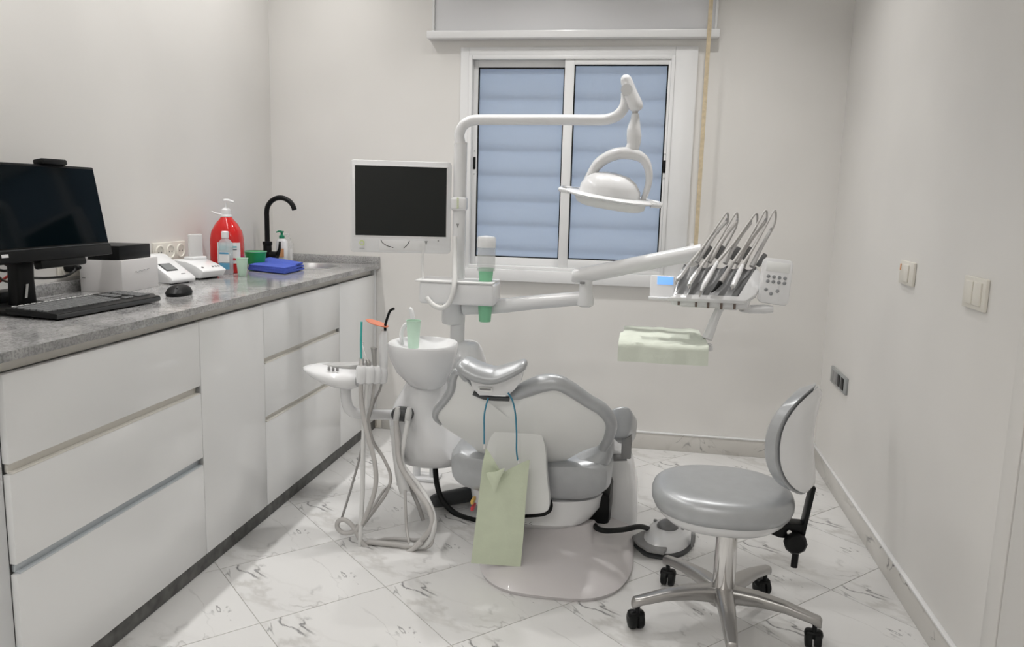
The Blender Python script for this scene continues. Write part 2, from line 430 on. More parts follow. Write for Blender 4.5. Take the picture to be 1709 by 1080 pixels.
# ------------------------------------------------------------------ window
wn = bpy.data.objects.new('window_1', None); C.objects.link(wn); wn['_o'] = Vector(((WX0 + WX1) / 2, YB, WZ0)); wn.location = wn['_o']; struct(wn)
CX0, CX1, CZ0, CZ1 = -.951, .205, .852, 1.995
def board(name, x0, x1, z0, z1, y0, y1, m='frame_white', par=wn, r=.002):
    return MB().box(((x0 + x1) / 2, (y0 + y1) / 2, (z0 + z1) / 2), (x1 - x0, y1 - y0, z1 - z0), r).build(name, m, par)
board('casing_board', CX0, WX0, CZ0, CZ1, YB - .012, YB); board('casing_board', WX1, CX1, CZ0, CZ1, YB - .012, YB)
board('casing_board', WX0, WX1, WZ1, CZ1, YB - .012, YB)
board('sill', CX0 - .01, CX1, CZ0 - .012, WZ0, YB - .03, YB)
FT = .018
board('frame_side', WX0, WX0 + FT, WZ0, WZ1, YB - .018, YB + .07); board('frame_side', WX1 - FT, WX1, WZ0, WZ1, YB - .018, YB + .07)
board('frame_head', WX0 + FT, WX1 - FT, WZ1 - FT, WZ1, YB - .018, YB + .07); board('frame_foot', WX0 + FT, WX1 - FT, WZ0, WZ0 + FT, YB - .018, YB + .07)
def sash(x0, x1, z0, z1, gx0, gx1, gz0, gz1, y0, latch_x):
    y1 = y0 + .03; m = MB()
    for a0, a1, c0, c1 in ((x0, gx0, z0, z1), (gx1, x1, z0, z1), (gx0, gx1, z0, gz0), (gx0, gx1, gz1, z1)):
        m.box(((a0 + a1) / 2, (y0 + y1) / 2, (c0 + c1) / 2), (a1 - a0, .03, c1 - c0), .002)
    s = m.build('sash', 'frame_white', wn)
    g = MB(); t = .006
    for a0, a1, c0, c1 in ((gx0, gx0 + t, gz0, gz1), (gx1 - t, gx1, gz0, gz1), (gx0 + t, gx1 - t, gz0, gz0 + t), (gx0 + t, gx1 - t, gz1 - t, gz1)):
        g.box(((a0 + a1) / 2, y0 + .008, (c0 + c1) / 2), (a1 - a0, .012, c1 - c0), 0)
    g.build('gasket', 'black', s)
    MB().box(((gx0 + gx1) / 2, y0 + .012, (gz0 + gz1) / 2), (gx1 - gx0, .005, gz1 - gz0), 0).build('pane', 'pane', s)
    MB().box((latch_x, y0 - .001, 1.432), (.013, .006, .062), .004).build('latch', 'black', s)
    for dz in (.06, -.055): MB().lathe([(.003, 0), (.003, .002)], (latch_x, y0 - .001, 1.432 + dz), 8, frame_from((0, -1, 0))).build('screw', 'mid_grey', s)
sash(WX0 + FT, -.395, WZ0 + FT, 1.937, -.866, -.43, .958, 1.903, YB + .022, -.8785)
sash(-.428, WX1 - FT, WZ0 + FT, 1.937, -.381, .070, .962, 1.912, YB - .010, .0765)
for k in range(9):                                       # glass louvres outside
    z = .93 + k * .128
    MB().box(((WX0 + WX1) / 2, YB + .118, z), (WX1 - WX0, .006, .142), .001, rot=Matrix.Rotation(-.22, 3, 'X')).build('louvre_slat', 'louvre', wn)

# roller shutter box above the window, and its beige pull strap
bx0, bx1, bz0 = -1.095, .283, 2.052
t = thing('roller_shutter_box', 'white roller shutter box mounted on the wall above the window', 'shutter box', (-.4, YB, bz0))
board('cover_panel', bx0 + .012, bx1 - .012, bz0 + .012, 2.5, YB - .022, YB - .001, 'box_panel', t)
board('side_trim', bx0, bx0 + .012, bz0, 2.5, YB - .03, YB - .001, 'frame_white', t); board('side_trim', bx1 - .012, bx1, bz0, 2.5, YB - .03, YB - .001, 'frame_white', t)
board('bottom_ledge', bx0 - .018, bx1 + .012, bz0 - .024, bz0 + .012, YB - .065, YB - .001, 'frame_white', t, .004)
board('top_trim', bx0, bx1, 2.5, 2.52, YB - .04, YB - .001, 'frame_white', t)
t = thing('shutter_strap', 'beige woven shutter strap hanging down right of the window', 'strap', (.245, YB - .05, 1.02))
MB().box((.245, YB - .070, 1.62), (.019, .002, 1.16), 0).build('webbing', 'strap', t)
MB().box((.245, YB - .072, 2.205), (.026, .012, .022), .003).build('guide', 'brushed', t)
MB().box((.245, YB - .036, 1.02), (.05, .066, .09), .006).build('winder', 'frame_white', t)

# ------------------------------------------------------------------ ceiling lights of the room, plus two added fill lamps
t = thing('ceiling_strip_light', 'long recessed ceiling strip light running above the worktop', 'ceiling light', (-1.60, 2.45, ZC - .012))
MB().box((-1.60, 2.45, ZC - .006), (.075, 2.75, .010), .002).build('profile', 'frame_white', t)
MB().box((-1.60, 2.45, ZC - .0125), (.050, 2.70, .003), .001).build('diffuser', 'strip_lens', t)
ld = bpy.data.lights.new('strip_light', 'AREA'); ld.shape = 'RECTANGLE'; ld.size = .045; ld.size_y = 2.7; ld.energy = DOWNLIGHT_W * 2.5; ld.color = (1, .98, .955); ld.spread = math.radians(125)
lo = bpy.data.objects.new('strip_light', ld); C.objects.link(lo); lo.location = (-1.60, 2.45, ZC - .016)
lamps = [ (-.52, 3.25, 'above the middle of the window wall', 1.0, 112), (.25, 3.20, 'in the right rear corner of the room', .8, 112),
         (-1.25, -.70, 'added as unseen fill at the near end, over the left side', 2.0, 170), (-.30, -.70, 'added as unseen fill at the near end, over the middle of the room', 2.0, 170)]  # near-end pair is invented: out of view, added as wide frontal fill
if True:
    for x, y, where, pw, spr in lamps:
        t = thing('ceiling_downlight_or_fill', 'round recessed ceiling downlight ' + where, 'ceiling light', (x, y, ZC - .012), 'recessed ceiling downlights')
        MB().lathe([(.060, 0), (.064, -.008), (.080, -.008), (.082, -.003), (.082, 0)], (x, y, ZC - .001), 32).build('ring', 'frame_white', t)
        MB().lathe([(.059, 0), (.059, -.003)], (x, y, ZC - .002), 32).build('lens', 'lamp_lens', t)
        ld = bpy.data.lights.new('downlight', 'AREA'); ld.shape = 'DISK'; ld.size = .11; ld.energy = DOWNLIGHT_W * pw; ld.color = (1, .98, .955); ld.spread = math.radians(spr)
        lo = bpy.data.objects.new('downlight', ld); C.objects.link(lo); lo.location = (x, y, ZC - .014)  # the two added fill lamps are emitted here too

# ================================================================== KITCHEN-STYLE CABINET RUN
FX = XC - .02                                             # front faces of doors and drawers
BK = XL + .004
def front(par, name, y0, y1, z0, z1):
    return MB().box((FX - .009, (y0 + y1) / 2, (z0 + z1) / 2), (.018, y1 - y0 - .003, z1 - z0), .0015).build(name, 'gloss_white', par)
def cabinet(name, label, y0, y1, kind, zs, bh=.80):
    t = thing(name, label, 'cabinet', ((BK + FX) / 2, (y0 + y1) / 2, .054))
    MB().box(((BK + FX - .042) / 2, (y0 + y1) / 2, .054 + bh / 2), (FX - .042 - BK, y1 - y0 - .001, bh), .001).build('body', 'cabinet_side', t)
    MB().box((FX - .031, (y0 + y1) / 2, .8585), (.022, y1 - y0 - .001, .0295), .001).build('top_rail', 'rail_white', t)
    if kind == 'door': front(t, 'door', y0, y1, .054, .842)
    else:
        for a, b in zs: front(t, 'drawer_front', y0, y1, a, b)
        for (a, b), m in zip(((zs[1][1], zs[0][0]), (zs[2][1], zs[1][0])), ('rail_white', 'rail_alu' if y0 < 2 else 'rail_white')):
            h = b - a
            g = MB().box((FX - .017, (y0 + y1) / 2, (a + b) / 2), (.008, y1 - y0 - .02, h), .001)
            g.box((FX - .010, (y0 + y1) / 2, a + .002), (.022, y1 - y0 - .02, .004), .001).build('grip_rail', m, t)
            MB().box((FX - .009, y1 - .006, (a + b) / 2), (.016, .008, h), .001).build('rail_end_cap', 'mid_grey', t)
    return t
Z1 = ((.634, .842), (.392, .608), (.054, .366)); Z3 = ((.637, .842), (.409, .615), (.054, .386))
cabinet('drawer_cabinet', 'glossy white three-drawer base cabinet in the foreground, under the keyboard', 1.507, 2.301, 'drawer', Z1)
cabinet('door_cabinet', 'glossy white single-door base cabinet between the two drawer cabinets', 2.301, 2.736, 'door', None)
cabinet('drawer_cabinet', 'glossy white three-drawer base cabinet behind the hanging hoses, farther from camera', 2.736, 3.489, 'drawer', Z3)
cabinet('door_cabinet', 'narrow glossy white door cabinet under the sink, against the window wall', 3.489, 3.975, 'door', None, .69)
o = MB().box(((BK + FX) / 2 - .008, 1.41, .468), (FX - BK - .016, .192, .83), .002).build('end_panel', 'cabinet_side'); tag(o, 'plain white end panel closing the cabinet run at the left picture edge', 'panel')
o = MB().box((FX - .035, 3.992, .47), (.07, .030, .83), .001).build('filler_strip', 'cabinet_side'); tag(o, 'thin white filler strip between the last cabinet and the window wall', 'panel')
o = MB().box(((BK + FX) / 2, (1.32 + 4.0) / 2, .0265), (FX - BK - .010, 2.68, .051), .001).build('plinth_board', 'toe_stone'); tag(o, 'low dark grey stone plinth running along the floor under the cabinets', 'plinth')

# worktop with the sink opening cut out
SX, SY, SR = -1.655, 3.735, .165
t = thing('worktop', 'long polished grey granite worktop along the left wall', 'worktop', ((XL + XC) / 2, 2.65, ZT - .022))
wt = MB(); x0, x1, ya, yb2 = XL + .002, XC, 1.31, YB - .002
def rect(a0, a1, c0, c1): wt.box(((a0 + a1) / 2, (c0 + c1) / 2, ZT - .011), (a1 - a0, c1 - c0, .022), 0)
s0, s1 = SX - SR - .03, SX + SR + .03; q0, q1 = SY - SR - .03, SY + SR + .03
N = 48; sq = []; ci = []
for k in range(N):
    a = 2 * PI * k / N; ca, sa = math.cos(a), math.sin(a); mfac = 1 / max(abs(ca), abs(sa))
    ci.append((SX + SR * ca, SY + SR * sa)); sq.append((SX + (SR + .03) * ca * mfac, SY + (SR + .03) * sa * mfac))
vsx = [(x, y, ZT) for x, y in sq] + [(x, y, ZT) for x, y in ci] + [(x, y, ZT - .022) for x, y in ci] + [(x, y, ZT - .022) for x, y in sq]
fs = []
for k in range(N):
    k2 = (k + 1) % N
    for r in range(3): fs.append([r * N + k, r * N + k2, (r + 1) * N + k2, (r + 1) * N + k])
    fs.append([3 * N + k, 3 * N + k2, k2, k])
wt.add(vsx, fs)
rect(x0, x1, ya, q0); rect(x0, x1, q1, yb2); rect(x0, s0, q0, q1); rect(s1, x1, q0, q1)
wt.build('slab', 'granite', t, angle=20)
uh = .040
MB().box((XL + .012, (ya + yb2) / 2, ZT + uh / 2), (.020, yb2 - ya, uh), .001).build('upstand', 'granite', t)
MB().box(((XL + .022 + XC) / 2, YB - .012, ZT + uh / 2), (XC - XL - .022, .020, uh), .001).build('upstand', 'granite', t)
t = thing('round_sink', 'round stainless steel sink basin sunk in the worktop below the black tap', 'sink', (SX, SY, ZT - .14))
MB().lathe([(.02, -.135), (.12, -.13), (.155, -.11), (.160, -.02), (.1635, .0015), (.160, .003), (.1575, .0015), (.152, -.02), (.147, -.105), (.115, -.122), (.02, -.127)], (SX, SY, ZT), 48).build('basin', 'steel', t)
MB().lathe([(.028, 0), (.028, .003), (.02, .004)], (SX, SY, ZT - .1265), 24).build('drain', 'brushed', t)

# ------------------------------------------------------------------ tap
tb = Pz(447, 441, ZT); tx, ty = XL + .085, 3.775
t = thing('mixer_tap', 'matt black swan-neck mixer tap at the back of the worktop', 'tap', (tx, ty, ZT))
MB().lathe([(.027, 0), (.027, .005), (.021, .008), (.021, .095), (.024, .097), (.024, .112), (.014, .114)], (tx, ty, ZT), 28).build('body', 'black', t)
top = P(466, 330, ty).z
rr = (P(491, 352, ty) - P(444, 352, ty)).length / 2
zc = top - rr; pts = [(tx, ty, ZT + .105), (tx, ty, ZT + .18), (tx, ty, zc - .03)]
for k in range(0, 10):
    a = PI - k * (PI * .93) / 9; pts.append((tx + rr + rr * math.cos(a), ty - .0, zc + rr * math.sin(a)))
MB().tube(pts, .0125, 14, 5).build('spout', 'black', t)
MB().tube([(tx + .018, ty - .002, ZT + .045), (tx + .055, ty - .004, ZT + .045)], .019, 20).build('cartridge', 'black', t)
MB().tube([(tx + .055, ty - .004, ZT + .047), (tx + .066, ty - .004, ZT + .075), (tx + .070, ty - .004, ZT + .115)], [.012, .008, .005], 10).build('lever', 'black', t)

# ------------------------------------------------------------------ computer on the worktop
mx_b, mx_t = -1.735, -1.785                               # screen plane leans back
yr_b, yr_t = Px(186, 424, mx_b).y, Px(166, 280, mx_t).y
zb, zt = Px(186, 424, mx_b).z, Px(166, 280, mx_t).z
yl = yr_b - .50
t = thing('computer_monitor', 'large black computer monitor on a thick stand at the left picture edge', 'monitor', (-1.80, 2.10, ZT))
upv = Vector((mx_t - mx_b, 0, zt - zb)); Rm = Matrix(((upv.normalized().cross(Vector((0, -1, 0)))), Vector((0, 1, 0)), upv.normalized())).transposed()
fn = Vector((0, 1, 0)).cross(upv).normalized()
if fn.x < 0: fn = -fn
cen = Vector(((mx_b + mx_t) / 2, (yr_b + yl) / 2, (zb + zt) / 2)); H = upv.length; Wd = yr_b - yl
Rm = Matrix((fn, Vector((0, 1, 0)), upv.normalized())).transposed()
def mon(c, sz, r=.002): return MB().box(cen + Rm @ Vector(c), sz, r, rot=Rm)
mon((-.014, 0, 0), (.028, Wd, H), .004).build('housing', 'black', t)
mon((.0005, 0, .017), (.002, Wd - .012, H - .05), .0).build('screen', 'screen_black', t)
mon((.002, 0, -H / 2 + .017), (.006, Wd, .034), .002).build('chin', 'black', t)
mon((.0035, 0, -H / 2 + .036), (.003, Wd - .01, .003), .001).build('trim_line', 'dark_grey', t)
mon((.0055, -Wd / 2 + .055, -H / 2 + .022), (.001, .024, .009), 0).build('badge', 'label_white', t)
mon((-.012, .03, -H / 2 - .010), (.03, .19, .026), .006).build('speaker_bar', 'black', t)
mon((-.006, .070, H / 2 + .008), (.035, .105, .018), .005).build('webcam', 'black', t)
yn = Px(43, 470, -1.80).y
MB().superloft([((-1.815, yn, ZT + .012), (.020, 0, 0), (0, .040, 0), 5), ((-1.815, yn, ZT + .09), (.018, 0, 0), (0, .037, 0), 5), ((-1.81, yn, ZT + .26), (.018, 0, 0), (0, .040, 0), 5)]).build('neck', 'black', t)
MB().box((-1.80, yn - .03, ZT + .008), (.24, .22, .014), .006, 3).build('foot', 'black', t)
MB().sheet([[Vector((-1.7935 + .0015 * i, yn - .006 - .006 * i + .009 * j, ZT + .035 + .020 * (2 - i))) for j in range(2)] for i in range(3)], .001).build('sticker', 'label_white', t)

ky = (Pz(110, 538, ZT) + Pz(262, 505, ZT)) / 2
t = thing('computer_keyboard', 'black full-size keyboard lying in front of the monitor', 'keyboard', (-1.635, 2.16, ZT))
KR = RZ(-.05) @ Matrix.Rotation(.045, 3, 'Y'); kc = Vector((-1.638, 2.118, ZT + .0155))
def kb(c, sz, r=.003): return MB().box(kc + KR @ Vector(c), sz, r, rot=KR)
kb((0, 0, 0), (.170, .440, .018), .006).build('case', 'black', t)
kb((.080, 0, -.001), (.012, .437, .014), .004).build('front_edge', 'dark_grey', t)
keys = MB()
for r in range(6):
    xx = -.058 + r * .0205
    for k in range(22):
        yy = -.208 + k * .0194
        if k in (15, 18) : continue
        if k in (16, 17) and r in (0, 4): continue
        keys.box(kc + KR @ Vector((xx, yy, .0105)), (.0165 if r else .010, .0165, .006), .0015, 1, rot=KR)
o = keys.build('keys', 'key_grey', t); o['kind'] = 'stuff'
for k in range(14): kb((-.076, -.195 + k * .0225, .0098), (.006, .014, .002), .0005).build('media_key', 'hose_white', t)
for yy in (-.19, .19): MB().box(kc + KR @ Vector((-.065, yy, -.010)) , (.02, .028, .012), .003).build('foot', 'black', t)

o = MB().prism([Pz(204, 490.5, ZT), Pz(247, 500.5, ZT), Pz(259, 498.5, ZT), Pz(258, 493, ZT)], (0, 0, .007), .0015).build('black_case', 'black'); tag(o, 'thin black flat case lying behind the keyboard by the carton', 'case')

mc = Pz(299, 493, ZT); t = thing('computer_mouse', 'black computer mouse on the worktop near the white carton', 'mouse', mc)
MB().superloft([(mc + Vector((0, 0, .001)), (.032, .0, 0), (0, .052, 0), 2.6), (mc + Vector((0, 0, .012)), (.034, 0, 0), (0, .056, 0), 2.6), (mc + Vector((-.002, .004, .026)), (.028, 0, 0), (0, .047, 0), 2.4), (mc + Vector((-.004, .008, .033)), (.019, 0, 0), (0, .034, 0), 2.2), (mc + Vector((-.004, .010, .0365)), (.010, 0, 0), (0, .018, 0), 2), (mc + Vector((-.004, .010, .0373)), (.002, 0, 0), (0, .004, 0), 2)]).build('shell', 'black', t)
MB().tube([mc + Vector((.010, -.022, .0315)), mc + Vector((.014, -.034, .0275))], .0035, 10).build('scroll_wheel', 'dark_grey', t)

# white carton with a black box on top
cn, cl_, cr_ = Pz(205, 489, ZT), Pz(135, 487, ZT), Pz(265, 478, ZT)
a_, b_ = cl_ - cn, cr_ - cn; b_ = b_ * 1.0
ch = .112
t = thing('carton', 'white cardboard carton standing beside the monitor under a black box', 'carton', cn + (a_ + b_) / 2)
MB().prism([cn, cl_, cl_ + b_, cr_], (0, 0, ch), .0015).build('box', 'carton', t)
na = Vector((0, 0, 1)).cross(a_).normalized(); nb_ = b_.cross(Vector((0, 0, 1))).normalized()
if nb_.x < 0: nb_ = -nb_
if na.y > 0: na = -na
MB().box(cl_ * .97 + cl_ * .03 + Vector((.012, .01, ch + .006)), (.03, .02, .012), .002).build('lid_tab', 'carton', t)
g = [cn + b_ * (.34 + .40 * i / 10) + nb_ * .0006 + Vector((0, 0, .066 + .003 * math.sin(i * 2.2) + .006 * i / 10)) for i in range(11)]
MB().tube(g, .0007, 5, 2).build('script_print', 'mid_grey', t)
for u in (.04, .10): MB().box(cn + a_ * (.97) + na * .0006 + Vector((.003 + u * .1, 0, .05)), (.006, .0008, .004), 0).build('print_mark', 'mid_grey', t)
e1 = b_.normalized(); e2 = a_.normalized(); bo = cn + e1 * .006 + e2 * .010 + Vector((0, 0, ch + .0005))
t = thing('black_electronics_box', 'small black electronics box lying on top of the white carton', 'box', bo + e1 * .10 + e2 * .07)
MB().prism([bo, bo + e2 * .145, bo + e2 * .145 + e1 * .185, bo + e1 * .185], (0, 0, .050), .002).build('case', 'black', t)
MB().box(bo + e2 * .055 + na * .001 + Vector((0, 0, .030)), (.014, .002, .012), .001).build('port', 'hose_white', t)
MB().box(bo + e2 * .08 + na * .001 + Vector((0, 0, .026)), (.018, .002, .030), .001).build('port_frame', 'black_gloss', t)

pp = Pz(271, 474, ZT)
o = MB().prism([pp + Vector((-.025, -.01, .0003)), pp + Vector((.030, .0, .0003)), pp + Vector((.0, .045, .0003)), pp + Vector((-.03, .035, .0003))], (0, 0, .0012)).build('paper_slip', 'label_white'); tag(o, 'small white paper slip poking out beside the carton', 'paper')

# two white tabletop devices: wedge with display, and the rounded one with the clear cover
def wedge(prof, c, along, w, bev):          # prof: (distance along, height); extruded sideways
    along = Vector(along).normalized(); side = Vector((0, 0, 1)).cross(along).normalized()
    m = MB().prism([c + along * d + Vector((0, 0, h)) - side * w / 2 for d, h in prof], side * w, bev); return m, along, side
dc = Pz(290, 474, ZT); dc = Vector((-1.855, 2.845, ZT))
m, al, sd = wedge([(-.085, .003), (.085, .003), (.093, .014), (.085, .026), (-.055, .104), (-.085, .108), (-.092, .09)], dc, (1, -.20, 0), .125, .005)
t = thing('wedge_device', 'white wedge-shaped desktop device with a small grey display beside the carton', 'device', dc)
m.build('housing', 'plastic', t)
sl = Vector((0, 0, 1)) * .078 - al * .14; sl.normalize(); nn = sl.cross(sd).normalized()
if nn.z < 0: nn = -nn
Rw = Matrix((sd, sl, nn)).transposed(); pc = dc + al * .085 + Vector((0, 0, .026))
MB().box(pc + sl * .070 + sd * -.012 + nn * .001, (.060, .050, .003), .001, rot=Rw).build('display_frame', 'dark_grey', t)
MB().box(pc + sl * .070 + sd * -.012 + nn * .0025, (.052, .042, .002), 0, rot=Rw).build('display', 'lcd_grey', t)
MB().box(dc + Vector((0, 0, .002)), (.15, .085, .004), .001, rot=RZ(-.2)).build('rubber_foot', 'black', t)
MB().box(pc + sl * .020 + nn * .0008 + sd * .02, (.020, .003, .0012), 0, rot=Rw).build('print_mark', 'mid_grey', t)
dv = Vector((-1.865, 3.045, ZT))
m, al, sd = wedge([(-.09, .003), (.105, .006), (.125, .034), (.118, .040), (.08, .058), (.03, .072), (-.04, .076), (-.085, .070), (-.095, .04)], dv, (1, -.22, 0), .135, .007)
t = thing('capsule_mixer', 'white rounded desktop device with an upright clear cover beside the red bottle', 'device', dv)
m.build('housing', 'plastic', t)
MB().box(dv + Vector((0, 0, .002)), (.17, .11, .004), .001, rot=RZ(-.2)).build('rubber_foot', 'black', t)
MB().box(dv + al * .008 + Vector((0, .02, .076 + .052)), (.018, .070, .104), .006, 3, rot=RZ(-.22)).build('clear_cover', 'smoke_shell', t)
MB().box(dv + al * .006 + Vector((0, .02, .078)), (.05, .085, .018), .006, 3, rot=RZ(-.22)).build('cover_base', 'plastic', t)
s2 = (Vector((0, 0, -.018)) + al * .038).normalized(); n2 = s2.cross(sd).normalized(); n2 = n2 if n2.z > 0 else -n2
Rw = Matrix((s2, sd, n2)).transposed()
for k, u in enumerate((-.045, .012, .030, .046)): MB().box(dv + al * .099 + sd * u + Vector((0, 0, .050)) , (.008, .008, .004), .001, rot=Rw).build('button', 'mid_grey', t)

# ------------------------------------------------------------------ bottles, cups, cloth
bc = Vector((Pz(379, 452, ZT).x, 3.30, ZT)); bc.x = P(380, 440, 3.30).x
t = thing('red_soap_bottle', 'big clear bottle of red liquid soap with a white pump', 'bottle', bc)
bz = P(380, 362, 3.30).z - ZT; a = S(28, 3.30)
MB().superloft([(bc + Vector((0, 0, .001)), (a * .93, 0, 0), (0, a * .72, 0), 3.4), (bc + Vector((0, 0, .012)), (a, 0, 0), (0, a * .78, 0), 3.2), (bc + Vector((0, 0, bz * .60)), (a, 0, 0), (0, a * .78, 0), 3), (bc + Vector((0, 0, bz * .74)), (a * .94, 0, 0), (0, a * .72, 0), 2.6),
                (bc + Vector((0, 0, bz * .88)), (a * .68, 0, 0), (0, a * .58, 0), 2.2), (bc + Vector((0, 0, bz * .96)), (a * .42, 0, 0), (0, a * .42, 0), 2), (bc + Vector((0, 0, bz)), (a * .34, 0, 0), (0, a * .34, 0), 2)]).build('bottle_body', 'red_liquid', t)
pb = bc + Vector((0, 0, bz))
MB().lathe([(a * .36, 0), (a * .36, .006), (a * .30, .010), (a * .30, .03), (a * .16, .040), (.004, .042)], pb, 24).build('pump_collar', 'plastic', t)
MB().lathe([(.004, .03), (.004, .068)], pb, 10).build('pump_stem', 'plastic', t)
MB().tube([pb + Vector((-.008, 0, .072)), pb + Vector((.012, -.002, .072)), pb + Vector((.045, -.01, .066))], [.007, .008, .004], 10).build('pump_spout', 'plastic', t)
MB().tube([pb + Vector((-.01, -.012, .010)), pb + Vector((-.035, -.02, .014)), pb + Vector((-.058, -.02, .022))], [.004, .004, .003], 8).build('clip_strap', 'plastic', t)
def label(par, c, u, v, th0, th1, z0, z1, off, m, name='label', e=3.0):
    g = []
    for zz in (z0, z1):
        row = []
        for k in range(11):
            th = th0 + (th1 - th0) * k / 10; ca, sa = math.cos(th), math.sin(th)
            row.append(c + Vector(((u + off) * math.copysign(abs(ca) ** (2 / e), ca), (v + off) * math.copysign(abs(sa) ** (2 / e), sa), zz)))
        g.append(row)
    return MB().sheet(g, .0008).build(name, m, par)
D = math.radians
label(t, bc, a, a * .78, D(-96), D(-8), bz * .18, bz * .55, .0012, 'label_white')
label(t, bc, a, a * .78, D(-92), D(-70), bz * .40, bz * .50, .0022, 'teal_print', 'print_block')
label(t, bc, a, a * .78, D(-62), D(-30), bz * .46, bz * .49, .0022, 'teal_print', 'print_block')
label(t, bc, a, a * .78, D(-62), D(-30), bz * .42, bz * .435, .0022, 'dark_print', 'print_line')
label(t, bc, a, a * .78, D(-80), D(-12), bz * .235, bz * .275, .0022, 'red_print', 'print_band')

gc = P(377, 440, 3.21); gc.z = ZT
t = thing('sanitizer_bottle', 'small clear gel bottle with a white cap in front of the red bottle', 'bottle', gc)
a2 = S(12.5, 3.2); gz = P(377, 401, 3.2).z - ZT
MB().superloft([(gc + Vector((0, 0, .001)), (a2 * .9, 0, 0), (0, a2 * .6, 0), 3.4), (gc + Vector((0, 0, .008)), (a2, 0, 0), (0, a2 * .7, 0), 3.2), (gc + Vector((0, 0, gz * .92)), (a2, 0, 0), (0, a2 * .7, 0), 3), (gc + Vector((0, 0, gz)), (a2 * .7, 0, 0), (0, a2 * .5, 0), 2.4), (gc + Vector((0, 0, gz * 1.06)), (a2 * .4, 0, 0), (0, a2 * .4, 0), 2)]).build('bottle_body', 'clear_gel', t)
MB().lathe([(a2 * .5, 0), (a2 * .52, .003), (a2 * .52, .026), (a2 * .4, .030)], gc + Vector((0, 0, gz * 1.06)), 20).build('flip_cap', 'plastic', t)
label(t, gc, a2, a2 * .7, D(-120), D(-40), gz * .36, gz * .66, .001, 'label_white'); label(t, gc, a2, a2 * .7, D(-112), D(-48), gz * .60, gz * .65, .002, 'blue_print', 'print_line')
label(t, gc, a2, a2 * .7, D(-120), D(-40), gz * .16, gz * .34, .001, 'blue_print', 'print_band')

def cup(t, c, h, r0, r1, m, name='cup_wall'):
    return MB().lathe([(r0 * .9, 0), (r0, .002), (r1 - .001, h - .003), (r1 + .0012, h - .002), (r1 + .0012, h), (r1 - .001, h), (r0 - .0012, .004), (.001, .003)], c, 28).build(name, m, t)
uc = P(404, 450, 3.17); uc.z = ZT
t = thing('plastic_cup', 'pale green plastic cup standing on the worktop before the red bottle', 'cup', uc); cup(t, uc, P(404, 430.5, 3.17).z - ZT, S(7, 3.17), S(10.5, 3.17), 'cup_pale')
gb = P(427, 436, 3.52); gb.z = ZT; gr = S(19, 3.52); gh = P(427, 419.5, 3.52).z - ZT
t = thing('mixing_bowl', 'green flexible mixing bowl beside the black tap', 'bowl', gb)
MB().lathe([(gr * .45, 0), (gr * .55, .004), (gr * .85, gh * .45), (gr * 1.0, gh), (gr * .96, gh), (gr * .80, gh * .47), (gr * .5, .009), (.001, .007)], gb, 32).build('bowl_wall', 'bowl_green', t)
MB().lathe([(gr * .97, gh - .004), (gr * 1.03, gh - .002), (gr * 1.03, gh + .001), (gr * .97, gh + .002)], gb, 32, cap=False).build('rim', 'cup_green', t)

# folded blue cloth
ca_, cb_, cc_, cdd = Pz(414, 452, ZT), Pz(476, 458.5, ZT), Pz(508, 451, ZT), Pz(450, 441, ZT)
t = thing('folded_cloth', 'folded royal blue cleaning cloth lying on the worktop edge of the sink', 'cloth', (ca_ + cc_) / 2)
for lay, (z0, k) in enumerate(((.0085, .0), (.017, .02), (.0255, .05))):
    g = []
    for i in range(15):
        row = []
        for j in range(15):
            u, v = i / 14, j / 14; p = (ca_ * (1 - u) + cb_ * u) * (1 - v) + (cdd * (1 - u) + cc_ * u) * v
            p = p + (ca_ + cc_ - p * 2) * k * .5
            e = min(u, 1 - u, v, 1 - v); p = Vector((p.x, p.y, ZT + z0 + .0035 * math.sin(u * 7 + lay) * math.cos(v * 5 + 2 * lay) * min(1, e * 6) + (.004 * lay if v > .6 else 0)))
            row.append(p)
        g.append(row)
    MB().sheet(g, .008).build('fold', 'cloth_blue', t, angle=80)

sc_ = P(471, 432, 3.84); sc_.z = ZT
def pump_bottle(t, c, r, h, body, pump, spout=True):
    MB().superloft([(c + Vector((0, 0, .001)), (r * .92, 0, 0), (0, r * .62, 0), 3), (c + Vector((0, 0, .006)), (r, 0, 0), (0, r * .7, 0), 3), (c + Vector((0, 0, h * .86)), (r, 0, 0), (0, r * .7, 0), 3), (c + Vector((0, 0, h * .97)), (r * .7, 0, 0), (0, r * .55, 0), 2.4), (c + Vector((0, 0, h)), (r * .4, 0, 0), (0, r * .4, 0), 2)]).build('bottle_body', body, t)
    MB().lathe([(r * .48, 0), (r * .48, .014), (r * .2, .018), (r * .2, .028), (r * .36, .030), (r * .36, .038)], c + Vector((0, 0, h)), 20).build('pump', pump, t)
    MB().tube([c + Vector((0, 0, h + .035)), c + Vector((-.012, -.005, h + .036)), c + Vector((-.026, -.01, h + .031))], [.005, .005, .003], 8).build('pump_nozzle', pump, t)
t = thing('soap_dispenser', 'white soap bottle with a green pump next to the tap', 'bottle', sc_)
hh = P(471, 398, 3.84).z - ZT; pump_bottle(t, sc_, S(10, 3.84), hh, 'plastic', 'pump_green')
label(t, sc_, S(10, 3.84), S(7, 3.84), D(-100), D(-60), hh * .25, hh * .6, .001, 'orange_print', 'print_block')
s2c = P(481, 430, 3.925); s2c.z = ZT; s2c.y = 3.925
t = thing('clear_soap_dispenser', 'see-through soap bottle with clear pump in the corner behind the white one', 'bottle', s2c)
hh = P(481, 402, 3.925).z - ZT; pump_bottle(t, s2c, S(9.5, 3.9), hh, 'clear_plastic', 'clear_plastic')
label(t, s2c, S(9.5, 3.9), S(6.6, 3.9), D(-160), D(-20), .004, hh * .62, .001, 'label_white')

